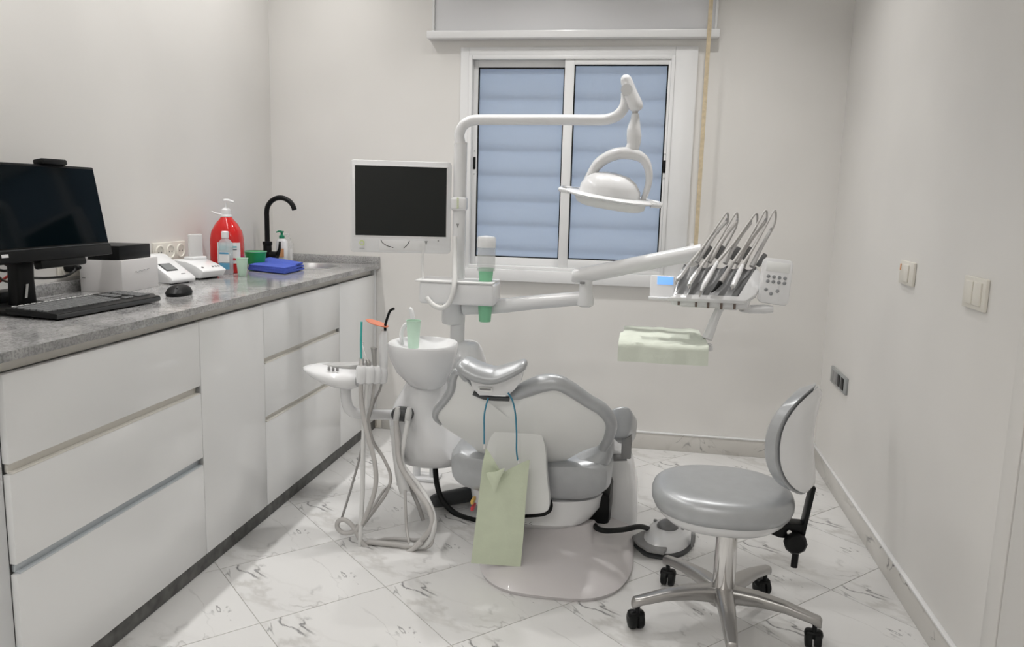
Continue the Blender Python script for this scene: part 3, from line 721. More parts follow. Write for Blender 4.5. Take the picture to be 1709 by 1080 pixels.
# ------------------------------------------------------------------ sockets and cables on the left wall
def wall_plate(name, lab, cat, x, y0, y1, z0, z1, nrm, m='socket', t=.010):
    o = thing(name, lab, cat, (x, (y0 + y1) / 2, z0))
    MB().box((x + nrm * t / 2, (y0 + y1) / 2, (z0 + z1) / 2), (t, y1 - y0, z1 - z0), .003).build('plate', m, o); return o
so = wall_plate('triple_socket', 'white triple wall socket above the worktop behind the two white devices', 'socket', XL, 2.94, 3.165, .962, 1.040, 1)
for k in range(3):
    y = 2.978 + k * .0745
    MB().lathe([(.030, .0095), (.030, .0125), (.0275, .0145), (.024, .0140), (.0225, .0108), (.001, .0108)], (XL, y, 1.0), 28, frame_from((1, 0, 0)), cap=False).build('outlet', 'socket', so)
    for s in (-1, 1): MB().lathe([(.003, .0105), (.003, .0116)], (XL, y + s * .0095, 1.0), 8, frame_from((1, 0, 0))).build('pin_hole', 'dark_grey', so)
yc = Px(112, 450, XL).y; so = wall_plate('double_socket', 'white double wall socket below the computer monitor with a black plug', 'socket', XL, yc - .05, yc + .10, .948, 1.020, 1)
for y in (yc - .012, yc + .062): MB().lathe([(.030, .0095), (.030, .0125), (.0275, .0145), (.024, .0140), (.0225, .0108), (.001, .0108)], (XL, y, .984), 28, frame_from((1, 0, 0)), cap=False).build('outlet', 'socket', so)
p0 = Vector((XL + .045, yc - .005, .99))
t = thing('power_cable', 'black power cable with plug looping from the wall socket to the monitor', 'cable', p0)
MB().lathe([(.018, .004), (.019, .03), (.010, .042), (.006, .055)], (XL + .006, yc - .012, .984), 16, frame_from((1, 0, 0))).build('plug', 'black', t)
MB().tube([Px(126, 440, -1.925), Px(124, 452, -1.92), Px(108, 461, -1.91), Px(80, 464, -1.90), Px(52, 464, -1.86)], .0042, 8).build('cord', 'black', t)
cables = [([(-14, 384), (2, 398), (6, 420)], 'black'), ([(-12, 372), (0, 371), (10, 372)], 'black'), ([(-14, 407), (2, 407), (14, 407)], 'black'), ([(-10, 425), (4, 438), (18, 446)], 'black'), ([(-8, 449), (6, 452), (16, 451)], 'black'), ([(-8, 458), (6, 468), (20, 471)], 'brown'), ([(-8, 474), (6, 466), (16, 458)], 'wire_red')]
for k, (pts, m) in enumerate(cables):
    o = MB().tube([Px(a, b, -1.92 + .01 * (k % 3)) for a, b in pts], .0042 if k not in (1, 2) else .007, 8).build('loose_cable', m)
    tag(o, ('short black cable looping behind the monitor, topmost curve at the picture edge', 'thick black cable bar, upper of two behind the monitor neck', 'thick black cable bar, lower of two behind the monitor neck', 'black cable sagging behind the middle of the monitor neck', 'thin black cable running level behind the monitor neck', 'brown cable drooping toward the worktop behind the monitor neck', 'red cable rising toward the monitor neck at the picture edge')[k], 'cable', 'cables behind the monitor')
ps = Px(4, 480, -1.90)
o = MB().box((-1.90, ps.y - .04, ZT + .025), (.055, .20, .045), .006).build('power_strip', 'black'); tag(o, 'black power strip lying behind the monitor foot at the left edge', 'power strip')

# ------------------------------------------------------------------ plates on the right wall and behind the unit
o = wall_plate('grey_wall_socket', 'dark grey wall plate with two black sockets low on the right wall', 'socket', XR, 3.50, 3.785, .462, .536, -1, 'socket_grey')
for k, (y, m) in enumerate(((3.56, 'black'), (3.625, 'black'), (3.69, 'mid_grey'), (3.74, 'mid_grey'))):
    MB().box((XR - .0105, y, .499), (.004, .044, .052), .002).build('module', m, o)
o = wall_plate('small_wall_switch', 'small white wall switch in the middle of the right wall', 'switch', XR, 2.80, 2.945, 1.005, 1.085, -1)
MB().box((XR - .012, 2.87, 1.045), (.006, .06, .058), .002).build('rocker', 'socket', o)
for y in (2.895, 2.93): MB().box((XR - .0105, y, 1.062), (.004, .008, .022), .001).build('indicator', 'orange_print', o)
o = wall_plate('double_wall_switch', 'white double light switch near the door at the right edge', 'switch', XR, 2.225, 2.372, .998, 1.085, -1)
for y in (2.27, 2.325): MB().box((XR - .012, y, 1.042), (.006, .048, .062), .002).build('rocker', 'socket', o)
pc = P(629, 702, YB - .006)
o = thing('low_wall_socket', 'beige wall socket low on the window wall behind the hanging hoses', 'socket', (pc.x, YB, pc.z - .04))
MB().box((pc.x, YB - .005, pc.z), (.05, .010, .080), .003).build('plate', 'socket', o); MB().box((pc.x - .008, YB - .011, pc.z), (.024, .004, .062), .001).build('outlet', 'socket_hole', o)
# ================================================================== DENTAL UNIT (column, cuspidor, mast)
X3, Y3, Z3v = Vector((1, 0, 0)), Vector((0, 1, 0)), Vector((0, 0, 1))
def hsec(l, r, py, y, b, e=2.4, dy=0):
    a0, a1 = P(l, py, y), P(r, py, y); c = (a0 + a1) / 2; c.y += dy
    return (c, ((a1.x - a0.x) / 2, 0, 0), (0, b, 0), e)
MY = 3.15; mx0 = P(766, 400, MY).x
u = thing('dental_unit', 'white dental unit column with spittoon bowl and tall mast', 'dental unit', (mx0, 3.2, 0))
MB().superloft([hsec(676, 764, 768, 2.95, .10, 2.2), hsec(666, 782, 760, 2.95, .14), hsec(660, 800, 745, 2.95, .16), hsec(657, 780, 722, 2.95, .16), hsec(655, 758, 692, 2.95, .15), hsec(666, 748, 664, 2.95, .13), hsec(680, 744, 640, 2.95, .11), hsec(684, 742, 628, 2.95, .10)], 36).build('column_body', 'plastic', u)
MB().superloft([hsec(735, 812, 720, MY, .13), hsec(745, 812, 650, MY, .13), hsec(750, 808, 600, MY, .12), hsec(755, 803, 585, MY, .10), hsec(758, 798, 574, MY, .07), hsec(762, 790, 570, MY, .05)], 32).build('shoulder', 'plastic', u)
for px in (696, 722):
    a = P(px, 760, 3.30); MB().tube([(a.x, 3.30, .30), (a.x, 3.30, .0)], .017 if px < 710 else .014, 16).build('support_leg', 'plastic', u)
MB().box((P(709, 842, 3.30).x, 3.31, .008), (.13, .10, .016), .006).build('foot_plate', 'plastic', u)
by = 2.86
MB().superloft([hsec(692, 735, 646, by, .045, 2), hsec(682, 742, 640, by, .062, 2), hsec(664, 752, 620, by, .100, 2.1), hsec(655, 759, 600, by, .122, 2.2), hsec(651, 762, 584, by, .132, 2.2), hsec(650, 763, 575, by, .136, 2.2),
                hsec(652, 761, 571.5, by, .133, 2.2), hsec(656, 757, 572, by, .127, 2.2), hsec(664, 748, 580, by, .10, 2.2), hsec(690, 724, 588, by, .03, 2)], 40).build('spittoon_bowl', 'plastic', u)
a = P(672, 572, by + .05)
MB().tube([P(671, 575, by + .04), P(670, 556, by + .04), P(676, 543, by + .04), P(688, 540, by + .04), P(694, 550, by + .03)], .008, 12).build('rinse_spout', 'plastic', u)
MB().tube([P(692, 570, by + .09), P(690, 540, by + .09), P(687, 520, by + .09), P(683, 514, by + .09)], [.010, .010, .009, .006], 12).build('filler_spout', 'plastic', u)
# mast: pillar, collar, cross block, pole
zt_ = lambda py: P(766, py, MY).z
MB().lathe([(.040, zt_(576)), (.033, zt_(571)), (.0295, zt_(568)), (.0295, zt_(536))], (mx0, MY, 0), 32).build('pillar', 'plastic', u)
MB().lathe([(.030, zt_(542)), (.046, zt_(540)), (.048, zt_(536)), (.048, zt_(506))], (P(757, 520, MY).x, MY, 0), 32).build('collar', 'plastic', u)
b0, b1 = P(703, 488, 3.06), P(827, 488, 3.06)
MB().box(((b0.x + b1.x) / 2, 3.10, P(764, 488, 3.08).z), (b1.x - b0.x, .15, S(38, 3.08)), .012, 3).build('cross_block', 'plastic', u)
MB().box(((b0.x + b1.x) / 2 - .01, 3.10, P(764, 469, 3.08).z), (b1.x - b0.x + .01, .16, .008), .003).build('block_lid', 'plastic_matte', u)
MB().lathe([(.026, zt_(470)), (.026, zt_(240))], (mx0, MY, 0), 28).build('pole', 'plastic', u)
MB().lathe([(.0275, zt_(352)), (.032, zt_(349)), (.032, zt_(336)), (.0275, zt_(333))], (mx0, MY, 0), 28).build('clamp_ring', 'plastic_matte', u)
MB().prism([(mx0 - .006, MY - .0272, zt_(373)), (mx0 + .006, MY - .0272, zt_(373)), (mx0, MY - .0272, zt_(380))], (0, .001, 0)).build('arrow_mark', 'mid_grey', u)
MB().tube([P(759, 395, 3.10), P(759, 440, 3.06), P(758, 478, 3.01), P(750, 505, 2.995), P(736, 514, 2.99), P(722, 508, 3.0), P(712, 497, 3.01)], .010, 12).build('cable_loop', 'hose_white', u)
MB().tube([P(706, 418, 3.08), P(705, 440, 3.08), P(706, 472, 3.06)], .0045, 8).build('signal_cable', 'hose_white', u)
# cup dispenser tube on the block
cx = P(811, 450, 3.085).x; cyy = 3.105; zc_ = lambda py: P(811, py, 3.085).z
MB().lathe([(.0365, zc_(452)), (.0365, zc_(408)), (.0350, zc_(408)), (.0350, zc_(452))], (cx, cyy - .02, 0), 32, cap=False).build('cup_tube', 'clear_plastic', u)
MB().lathe([(.037, zc_(413)), (.038, zc_(400)), (.034, zc_(395)), (.001, zc_(393))], (cx, cyy - .02, 0), 32).build('tube_cap', 'plastic', u)
cz0 = zc_(537)
for k, dz in enumerate((0, .064, .128)):
    t = thing('dispenser_cup', ('green paper cup hanging lowest out of the dispenser tube', 'green paper cup nested inside the white dispenser block', 'topmost green paper cup in the clear dispenser tube')[k], 'cup', (cx, cyy - .02, cz0 + dz), 'cups in the dispenser tube')
    cup(t, Vector((cx, cyy - .02, cz0 + dz)), .088, .0235, .031, 'cup_green')
k0 = P(690, 573, by - .01); k0.z = P(690, 580, by).z
t = thing('rinsing_cup', 'pale green rinsing cup standing in the white spittoon bowl', 'cup', k0); cup(t, k0, P(690, 534, by).z - k0.z, S(9.5, by), S(13, by), 'cup_pale')

# ------------------------------------------------------------------ suction hoses in the holder on the column
hb = P(672, 691, 2.80)
MB().box(hb, (.082, .07, .052), .024, 4).build('hose_holder', 'dark_grey', u)
for px in (661, 680): MB().superloft([(P(px, 703, 2.768), (.011, 0, 0), (0, .012, 0)), (P(px + 2, 690, 2.765), (.012, 0, 0), (0, .014, 0)), (P(px + 3, 680, 2.768), (.008, 0, 0), (0, .010, 0))], 16).build('valve_lever', 'hose_white', u)
def D_(ytop, py, yb=2.585):
    t_ = min(1, max(0, (py - 660) / 220)); return ytop + (yb - ytop) * t_
def hose(name, lab, pts, r, m, y=2.76, cat='hose'):
    pp_ = [P(a[0], a[1], D_(a[2] if len(a) > 2 else y, a[1], 2.60 if len(a) < 3 or a[2] < 2.85 else a[2] - .2)) for a in pts]
    for q in pp_: q.z = max(q.z, r + .001)
    o = MB().tube(pp_, r, 10, 7).build(name, m); tag(o, lab, cat, 'suction hoses of the unit'); return o
hose('suction_hose', 'light grey hose dropping from the left valve of the dark holder into a floor loop', [(661, 703), (663, 735), (668, 775), (690, 812), (714, 845), (722, 872), (712, 893), (690, 912), (662, 922), (632, 924), (614, 914)], .0105, 'hose', 2.76)
hose('suction_hose', 'pale hose dropping from the right valve of the dark holder, curling at the floor', [(681, 703, 2.77), (674, 740, 2.78), (672, 775, 2.80), (700, 812, 2.82), (720, 848, 2.83), (725, 880, 2.83), (715, 905, 2.82), (698, 913, 2.80), (684, 908, 2.78)], .0095, 'hose_white')
hose('drain_hose', 'thick white drain hose hanging below the unit column', [(660, 712, 2.86), (663, 750, 2.87), (669, 795, 2.88), (676, 822, 2.89)], .021, 'hose_white')
hose('drain_hose', 'thin grey hose dropping from the thick white drain hose to the floor', [(676, 818, 2.86), (677, 850, 2.86), (679, 885, 2.86), (686, 912, 2.84), (704, 918, 2.84), (719, 910, 2.84), (724, 892, 2.84)], .0055, 'hose', cat='hose')
hose('drain_hose', 'dark grey short hose slanting behind the pale suction hoses', [(668, 765, 2.90), (680, 800, 2.92), (690, 825, 2.93), (699, 846, 2.93), (706, 868, 2.95)], .008, 'hose_dark')
o = MB().tube([P(728, 752, 3.02), P(727, 790, 3.0), P(735, 828, 2.97), P(757, 855, 2.94), P(790, 868, 2.90), P(830, 870, 2.86)], .0115, 12).build('supply_hose', 'rubber_black'); tag(o, 'thick black supply hose curving from the unit column to the dental chair', 'hose')
o = MB().tube([Pz(718, 838, .035), Pz(722, 837, .035), Pz(735, 834, .035), Pz(775, 826, .035), Pz(820, 818, .035)], [.012, .024, .031, .032, .032], 20).build('floor_duct', 'dark_grey'); tag(o, 'dark grey rounded duct lying on the floor left of the dental chair', 'duct')

# ------------------------------------------------------------------ assistant tray with its instruments
AY = 2.72
t = thing('assistant_tray', 'white boat-shaped assistant tray on a bent arm beside the spittoon', 'tray', P(585, 690, AY))
def asec(px, py, b, h, dy=0): return (P(px, py, AY) + Vector((0, dy, 0)), (0, b, 0), (0, 0, h), 2.3)
MB().superloft([asec(508, 613, .012, .004), asec(513, 614, .035, .010), asec(525, 616, .065, .018), asec(545, 621, .090, .030), asec(570, 627, .10, .038), asec(592, 630, .095, .038), asec(604, 630, .07, .030)], 32).build('tray_body', 'plastic', t)
pa = [P(537, 606, AY), P(560, 600, AY + .03), P(600, 598, AY + .05), P(613, 602, AY + .05), P(604, 608, AY), P(585, 612, AY - .03), P(560, 612, AY - .04)]
zz = max(q.z for q in pa)
MB().prism([Vector((q.x, q.y, zz - .044 + (q.x - pa[0].x) * .05)) for q in pa], (0, 0, .026), .003).build('control_panel', 'panel_grey', t)
for k in range(3):
    for j in range(2):
        q = P(549 + k * 7, 611 + j * 3.2, AY - .055 - j * .015); q.z = zz - .020
        MB().box(q, (.009, .006, .012), .001).build('button', 'mid_grey', t)
hold = [(603, 2.655), (616, 2.67), (627, 2.70), (638, 2.73)]
for px, y in hold:
    a = P(px, 625, y); MB().lathe([(.011, -.034), (.018, -.028), (.020, .0), (.018, .026), (.014, .032)], a, 20).build('holder_ring', 'plastic', t)
MB().tube([P(604, 630, 2.68), P(620, 628, 2.70), P(640, 622, 2.74)], .022, 14).build('holder_bar', 'plastic', t)
MB().tube([P(577, 640, AY), P(578, 668, AY), P(584, 684, AY), P(600, 691, AY + .02), P(630, 692, AY + .08), P(660, 692, AY + .14)], .0195, 16).build('support_arm', 'plastic', t)
def inst(name, lab, px, y, parts_):
    a = P(px, 605, y); return thing(name, lab, 'dental tool', a, 'instruments in the assistant tray')
# saliva ejector with turquoise straw
y = hold[0][1]; i1 = inst('saliva_ejector', 'saliva ejector with a tall turquoise straw and chrome socket', 603, y, 0)
MB().tube([P(604, 628, y), P(603, 612, y), P(603, 598, y)], [.0085, .0085, .010], 16).build('socket', 'chrome', i1)
MB().tube([P(603, 600, y), P(602.5, 570, y), P(603.5, 537, y)], .0042, 10).build('straw', 'turquoise', i1)
MB().tube([P(p, q_, D_(y, q_)) for p, q_ in ((602, 640), (604, 680), (613, 725), (625, 770), (627, 810), (616, 848), (602, 876), (588, 888), (572, 889), (563, 880), (565, 870), (576, 868), (590, 880), (604, 905), (624, 922), (652, 928), (684, 920), (704, 905))], .0088, 10).build('hose', 'hose', i1)
# water syringe
y = hold[1][1]; i2 = inst('air_syringe', 'slim chrome air syringe between the straw and the suction tip', 616, y, 0)
MB().tube([P(616, 622, y), P(615, 606, y), P(612, 600, y)], [.008, .009, .005], 14).build('handle', 'brushed', i2)
MB().tube([P(612, 600, y), P(606, 578, y + .05), P(606, 572, y + .05)], .0018, 6).build('nozzle', 'chrome', i2)
MB().tube([P(p, q_, D_(y, q_)) for p, q_ in ((613, 640), (609, 690), (606, 750), (605, 820), (602, 880), (600, 920), (596, 945), (588, 958))], .0088, 10).build('hose', 'hose_white', i2)
# high-volume suction tip
y = hold[2][1]; i3 = inst('suction_handpiece', 'flared chrome high-volume suction handpiece beside the orange shield', 627, y, 0)
MB().tube([P(626, 625, y), P(625, 605, y), P(624, 588, y), P(624, 580, y)], [.009, .008, .010, .013], 16).build('tip', 'brushed', i3)
MB().tube([P(p, q_, D_(y, q_, 2.66)) for p, q_ in ((625, 636), (621, 670), (615, 700), (622, 735), (640, 765), (652, 795), (645, 822), (626, 850), (606, 876), (594, 890))], .0062, 10).build('hose', 'hose', i3)
# curing light
y = hold[3][1]; i4 = inst('curing_light', 'white curing light with an orange oval shield and black curved tip', 638, y, 0)
MB().tube([P(640, 625, y), P(640, 600, y), P(639, 570, y), P(641, 552, y)], [.012, .016, .016, .011], 18).build('handle', 'plastic', i4)
a, b = P(611, 533, y), P(648, 546, y); ax = (b - a).normalized(); R_ = frame_from(ax.cross(Y3), ax)
MB().lathe([(.98, -.001), (1.0, 0), (.98, .001)], (a + b) / 2, 32, R_ @ Matrix.Diagonal(((b - a).length / 2, .032, 1.6)), 1, 1).build('shield', 'orange_shield', i4)
MB().tube([P(643, 552, y), P(643, 543, y), P(648, 526, y), P(652, 518, y), P(658, 515, y)], .0048, 12).build('light_tip', 'black', i4)
MB().tube([P(p, q_, D_(y, q_, 2.62)) for p, q_ in ((639, 630), (634, 650), (624, 672), (610, 720), (598, 772), (582, 828), (570, 866))], .0045, 8).build('hose', 'hose_dark', i4)
hose('instrument_hose', 'thin grey hose crossing the floor between the hanging loops', [(652, 812, 2.98), (640, 820, 2.98), (622, 848, 2.97), (603, 876, 2.95), (594, 884, 2.94)], .0055, 'hose')
hose('instrument_hose', 'pale grey hose lying along the floor under the hanging loops', [(606, 930, 2.80), (618, 926, 2.82), (650, 924, 2.85), (690, 920, 2.86), (714, 905, 2.88)], .007, 'hose')

# ------------------------------------------------------------------ patient monitor on the mast
yM = 3.10
m0, m1, m2, m3 = P(590, 268, yM), P(751, 270, yM), P(750, 424, yM), P(591, 419, yM)
t = thing('patient_monitor', 'white square-framed patient monitor mounted on the unit mast', 'monitor', (m0 + m2) / 2)
Rt = RZ(math.radians(15)); mc_ = (m0 + m1 + m2 + m3) / 4; mw, mh = (m1 - m0).length, (m3 - m0).length
def pm(c, sz, r=.003, sg=3): return MB().box(mc_ + Rt @ Vector(c), sz, r, sg, rot=Rt)
sw, sh, soff = mw * .905, mh * .755, mh * .062
t_, l_ = (mh / 2 - (soff + sh / 2)), (mw - sw) / 2
rrect(mc_, mw, mh, .04, .014, Rt).build('bezel', 'plastic', t)
for c_, sz in (((0, -.0205, soff + sh / 2 + .002), (sw + .008, .003, .004)), ((0, -.0205, soff - sh / 2 - .002), (sw + .008, .003, .004)), ((-sw / 2 - .002, -.0205, soff), (.004, .003, sh)), ((sw / 2 + .002, -.0205, soff), (.004, .003, sh))):
    pm(c_, sz, .001).build('screen_frame', 'plastic_matte', t)
pm((0, -.0105, soff), (sw, .020, sh), 0).build('screen', 'screen_gloss', t)
pm((0, .045, .0), (mw * .8, .05, mh * .8), .02).build('rear_housing', 'plastic', t)
zb_ = -mh / 2 + (mh - sh - t_) / 2
pm((.005, -.0205, zb_ - .004), (mw * .46, .002, .040), .001).build('cover_plate', 'plastic_matte', t)
q = lambda x, z: mc_ + Rt @ Vector((x, -.0216, z))
MB().lathe([(.0105, 0), (.0105, .0015), (.0068, .0015), (.0068, 0)], q(-mw / 2 + .045, zb_ + .004), 24, frame_from((0, -1, 0)), cap=False).build('green_ring', 'lime', t)
pm((-mw / 2 + .045, -.0208, zb_ - .018), (.020, .002, .0015), 0).build('print_line', 'mid_grey', t)
MB().tube([q(-.08, zb_ + .018), q(-.073, zb_ + .006), q(-.055, zb_ - .006), q(-.030, zb_ - .013)], .0013, 6).build('cable', 'black', t)
MB().tube([q(.034, zb_ + .016), q(.026, zb_ + .0), q(.012, zb_ - .014)], .0013, 6).build('cable', 'black', t)
MB().prism([q(.095, zb_ + .016), q(.107, zb_ + .016), q(.101, zb_ + .0)], (0, .001, 0)).build('arrow_mark', 'mid_grey', t)
MB().lathe([(.003, 0), (.003, .001)], q(.150, zb_ + .018), 10, frame_from((0, -1, 0))).build('status_light', 'mid_grey', t)
MB().box((P(765, 340, 3.11).x, 3.125, P(765, 340, 3.11).z), (S(27, 3.11), .045, S(22, 3.11)), .010, 3).build('mount', 'plastic', t)
for k in range(6): MB().box((P(764, 330, 3.10).x, 3.1018, P(764, 331 + k * 3.2, 3.10).z), (.008, .0012, .0042), 0).build('green_letter', 'lime', t)

# ------------------------------------------------------------------ operating lamp
yL = MY
t = thing('operating_lamp', 'white dental operating lamp on a long swivel arm before the window', 'lamp', (mx0, MY, zt_(240)))
MB().tube([(mx0, MY, zt_(241)), P(766.5, 225, yL), P(772, 211, yL), P(784, 202.5, yL), P(802, 200, yL), P(860, 200, yL), P(930, 200, yL), P(990, 200.5, yL), P(1012, 199.5, yL), P(1030, 193, yL), P(1041, 180, yL), P(1045, 165, yL), P(1045, 155, yL)], .0205, 20, 6).build('swivel_arm', 'plastic', t)
MB().lathe([(.0265, 0), (.0275, .004), (.0265, .008)], (mx0, MY, zt_(241)), 28).build('joint_ring', 'plastic_matte', t)
MB().tube([P(1041.5, 125, yL - .03), P(1042, 126.5, yL - .03), P(1043, 129, yL - .03), P(1045, 134, yL - .03), P(1052, 154, yL - .03), P(1060, 174, yL - .03), P(1062, 180, yL - .03), P(1063, 184, yL - .03), P(1063.5, 186, yL - .03)], [.003, .013, .019, .024, .027, .031, .029, .021, .008], 20, 4, flat=.9).build('link', 'plastic', t)
MB().tube([P(1046, 150, yL - .06), P(1046, 150, yL + .02)], .022, 20).build('pivot', 'plastic', t)
MB().tube([P(1060, 182, yL - .03), P(1060, 193, yL - .03)], .011, 16).build('joint_pin', 'brushed', t)
MB().tube([P(1060, 190, yL - .03), P(1060, 200, yL - .03), P(1058, 216, yL - .03), P(1058, 228, yL - .03), P(1057, 242, yL - .03), P(1051, 254, yL - .03)], [.014, .017, .026, .028, .025, .024], 22).build('neck', 'plastic', t)
yk = [P(974, 316, yL - .03), P(984, 296, yL - .03), P(1000, 272, yL - .03), P(1025, 258, yL - .03), P(1050, 256, yL - .03), P(1072, 264, yL - .03), P(1082, 282, yL - .03), P(1083, 302, yL - .03), P(1078, 322, yL - .03), P(1072, 336, yL - .03)]
MB().tube(yk, [.014, .018, .021, .023, .023, .019, .015, .013, .012, .010], 16, flat=1.5, up=(0, 1, 0)).build('yoke', 'plastic', t)
la, lb = P(944, 316, yL - .03), P(1094, 341, yL - .03); lc = (la + lb) / 2; lu = (lb - la).normalized(); L_ = (lb - la).length / 2
lv = Vector((0, math.cos(.12), math.sin(.12))); lv = (lv - lu * lu.dot(lv)).normalized(); ln = lu.cross(lv)
if ln.z < 0: ln = -ln
def lsec(h, a, b, e=2.3, du=0): return (lc + ln * h + lu * du, lu * a, lv * b, e)
MB().superloft([lsec(-.006, L_ * .93, .115), lsec(-.002, L_ * .99, .124), lsec(.003, L_, .126), lsec(.007, L_ * .97, .120), lsec(.010, L_ * .86, .10)], 44).build('reflector_rim', 'plastic', t)
MB().superloft([lsec(.006, L_ * .68, .095, 2.2, -.005), lsec(.034, L_ * .66, .092, 2.2, -.005), lsec(.062, L_ * .56, .078, 2.1, -.008), lsec(.082, L_ * .40, .056, 2, -.010), lsec(.090, L_ * .18, .026, 2, -.010)], 40).build('head_dome', 'plastic', t)
MB().superloft([lsec(-.004, L_ * .80, .105, 2.4), lsec(-.030, L_ * .76, .095, 2.4, .005), lsec(-.040, L_ * .66, .08, 2.4, .008)], 40).build('lens_cover', 'shell', t)
for s, k in ((-1, 1), (1, .8)):
    hnd = [lc + lu * s * (L_ * .90) + lv * .05, lc + lu * s * (L_ + .014) + lv * .035, lc + lu * s * (L_ + .018), lc + lu * s * (L_ + .014) - lv * .035, lc + lu * s * (L_ * .90) - lv * .05]
    MB().tube(hnd, .009, 12).build('handle', 'plastic', t)

# ------------------------------------------------------------------ delivery unit on its arm
t = thing('delivery_unit', 'white delivery tray with grey instrument rest on a jointed arm', 'dental unit', P(975, 500, 3.0))
dl = t
MB().tube([(mx0 + .03, MY - .02, P(790, 512, MY).z), P(830, 511, 3.12), P(900, 504, 3.08), P(978, 497, 3.03)], [.033, .030, .028, .027], 18).build('lower_arm', 'plastic', t)
e0 = P(977, 497, 3.03)
MB().lathe([(.020, P(977, 512, 3.03).z), (.032, P(977, 509, 3.03).z), (.034, P(977, 500, 3.03).z), (.026, P(977, 488, 3.03).z), (.024, P(975, 466, 3.03).z)], (e0.x, 3.03, 0), 28).build('elbow', 'plastic', t)
MB().tube([P(955, 460, 3.03), P(960, 460, 3.03), P(985, 457, 3.03), P(1060, 442, 3.00), P(1120, 430, 2.98), P(1172, 420, 2.96)], [.020, .027, .030, .030, .029, .029], 20).build('upper_arm', 'plastic', t)
MB().box(P(972, 472, 2.995), (.020, .012, .010), .003).build('lock_lever', 'mid_grey', t)
DY = 2.84
# instrument rest: five troughs side by side
fl_, fr_, bl_, br_ = P(1126, 493, 2.76), P(1230, 496, 2.76), P(1142, 441, 2.90), P(1262, 446, 2.90)
nr = (fr_ - fl_).cross(bl_ - fl_).normalized()
if nr.z < 0: nr = -nr
g = []
for i in range(13):
    v = i / 12; row = []
    for j in range(51):
        uu = j / 50; p = (fl_ * (1 - uu) + fr_ * uu) * (1 - v) + (bl_ * (1 - uu) + br_ * uu) * v
        dip = abs(math.sin(uu * 5 * PI)) ** .7 * .016 * min(1, max(0, (v - .12) * 3)); row.append(p - nr * dip)
    g.append(row)
MB().sheet(g, .006).build('instrument_rest', 'holder_grey', t, angle=50)
und = [fl_ - nr * .02 + Vector((-.01, -.01, 0)), fr_ - nr * .02 + Vector((.04, -.01, 0)), br_ - nr * .02 + Vector((.02, 0, 0)), bl_ - nr * .02 + Vector((-.01, 0, 0))]
MB().prism(und, -nr * .028, .006, 2).build('tray_body', 'plastic', t)
MB().prism([P(1114, 497, 2.74), P(1130, 490, 2.755), P(1232, 494, 2.755), P(1262, 446, 2.90), P(1276, 462, 2.90), P(1262, 492, 2.80), P(1244, 502, 2.74)], (0, .012, -.014), .004, 2).build('front_lip', 'plastic', t)
MB().box((P(1190, 508, 2.86).x, 2.86, P(1190, 506, 2.86).z), (.24, .14, .020), .008).build('underside', 'plastic_matte', t)
for px, py in ((1133, 502), (1162, 505), (1182, 507), (1204, 509), (1226, 509)):
    a = P(px, py, 2.76); MB().box(a + Vector((0, .0, -.004)), (.008, .006, .022), .001).build('hose_clip', 'brown', t)
# display pod on the left
a = P(1105, 480, 2.84); Rp = Matrix.Rotation(-.45, 3, 'X')
MB().box(a, (.084, .014, .090), .005, 3, rot=Rp).build('display_pod', 'plastic', t)
MB().box(a + Rp @ Vector((.010, -.0075, .024)), (.056, .002, .030), .001, rot=Rp).build('display', 'lcd_blue', t)
MB().box(P(1103, 498, 2.80), (.088, .035, .010), .004).build('pod_ledge', 'plastic', t)
# keypad on the right
a = P(1294, 470, 2.84); Rp = Matrix.Rotation(-.30, 3, 'X') @ Matrix.Rotation(.10, 3, 'Y')
rrect(a, .104, .160, .012, .018, Rp).build('keypad', 'plastic', t)
MB().box(a + Rp @ Vector((.002, -.0065, .050)), (.078, .002, .034), .001, rot=Rp).build('keypad_window', 'shell', t)
def key(x, z): MB().lathe([(.0062, 0), (.0062, .002), (.0045, .003)], a + Rp @ Vector((x, -.006, z)), 14, Rp @ frame_from((0, -1, 0))).build('key', 'button', t)
for j in range(2):
    for k in range(4): key(-.026 + k * .0185, .014 - j * .0175)
key(-.028, -.034); key(-.010, -.046); key(.010, -.034)
# handle, knob and lower bracket
MB().box(P(1213, 510, 2.86), (.07, .06, .024), .006).build('bracket', 'plastic', t)
MB().tube([P(1236, 515, 2.84), P(1250, 516, 2.83), P(1275, 516, 2.82), P(1290, 516, 2.82)], [.012, .015, .016, .012], 16).build('grip_handle', 'plastic', t)
MB().lathe([(.010, 0), (.010, .008), (.006, .010)], P(1237, 515, 2.825), 16, frame_from((0, -1, 0))).build('lock_knob', 'brushed', t)
MB().tube([P(1210, 508, 2.86), P(1202, 514, 2.85), P(1193, 532, 2.84), P(1186, 550, 2.83), P(1180, 566, 2.82)], [.014, .014, .015, .017, .018], 16).build('tray_arm', 'plastic', t)
# whip arms, hooks and clips behind the rest
whips = [((1163, 438), (1190, 396), (1212, 370)), ((1184, 438), (1208, 398), (1230, 370)), ((1210, 440), (1232, 400), (1253, 372)), ((1230, 440), (1252, 402), (1277, 370)), ((1254, 445), (1272, 410), (1286, 386))]
for k, (a0, a1, a2) in enumerate(whips):
    MB().tube([P(*a0, 2.89), P(*a1, 2.94), P(*a2, 2.97)], [.008, .007, .0055], 12).build('whip_arm', 'hose' if k % 2 else 'whip_grey', t)
    MB().tube([P(*a2, 2.97), P(a2[0] + 1, a2[1] - 5, 2.98), P(a2[0] - 4, a2[1] + 4, 2.985), P(a2[0] - 14, a2[1] + 20, 2.98)], .0026, 8).build('hook', 'mid_grey', t)
    MB().box(P(a0[0] + 17, a0[1] - 17 + (6 if k == 4 else 0), 2.93), (.016, .014, .052), .004, rot=Matrix.Rotation(.5, 3, 'Y')).build('hose_guide', 'holder_grey', t)
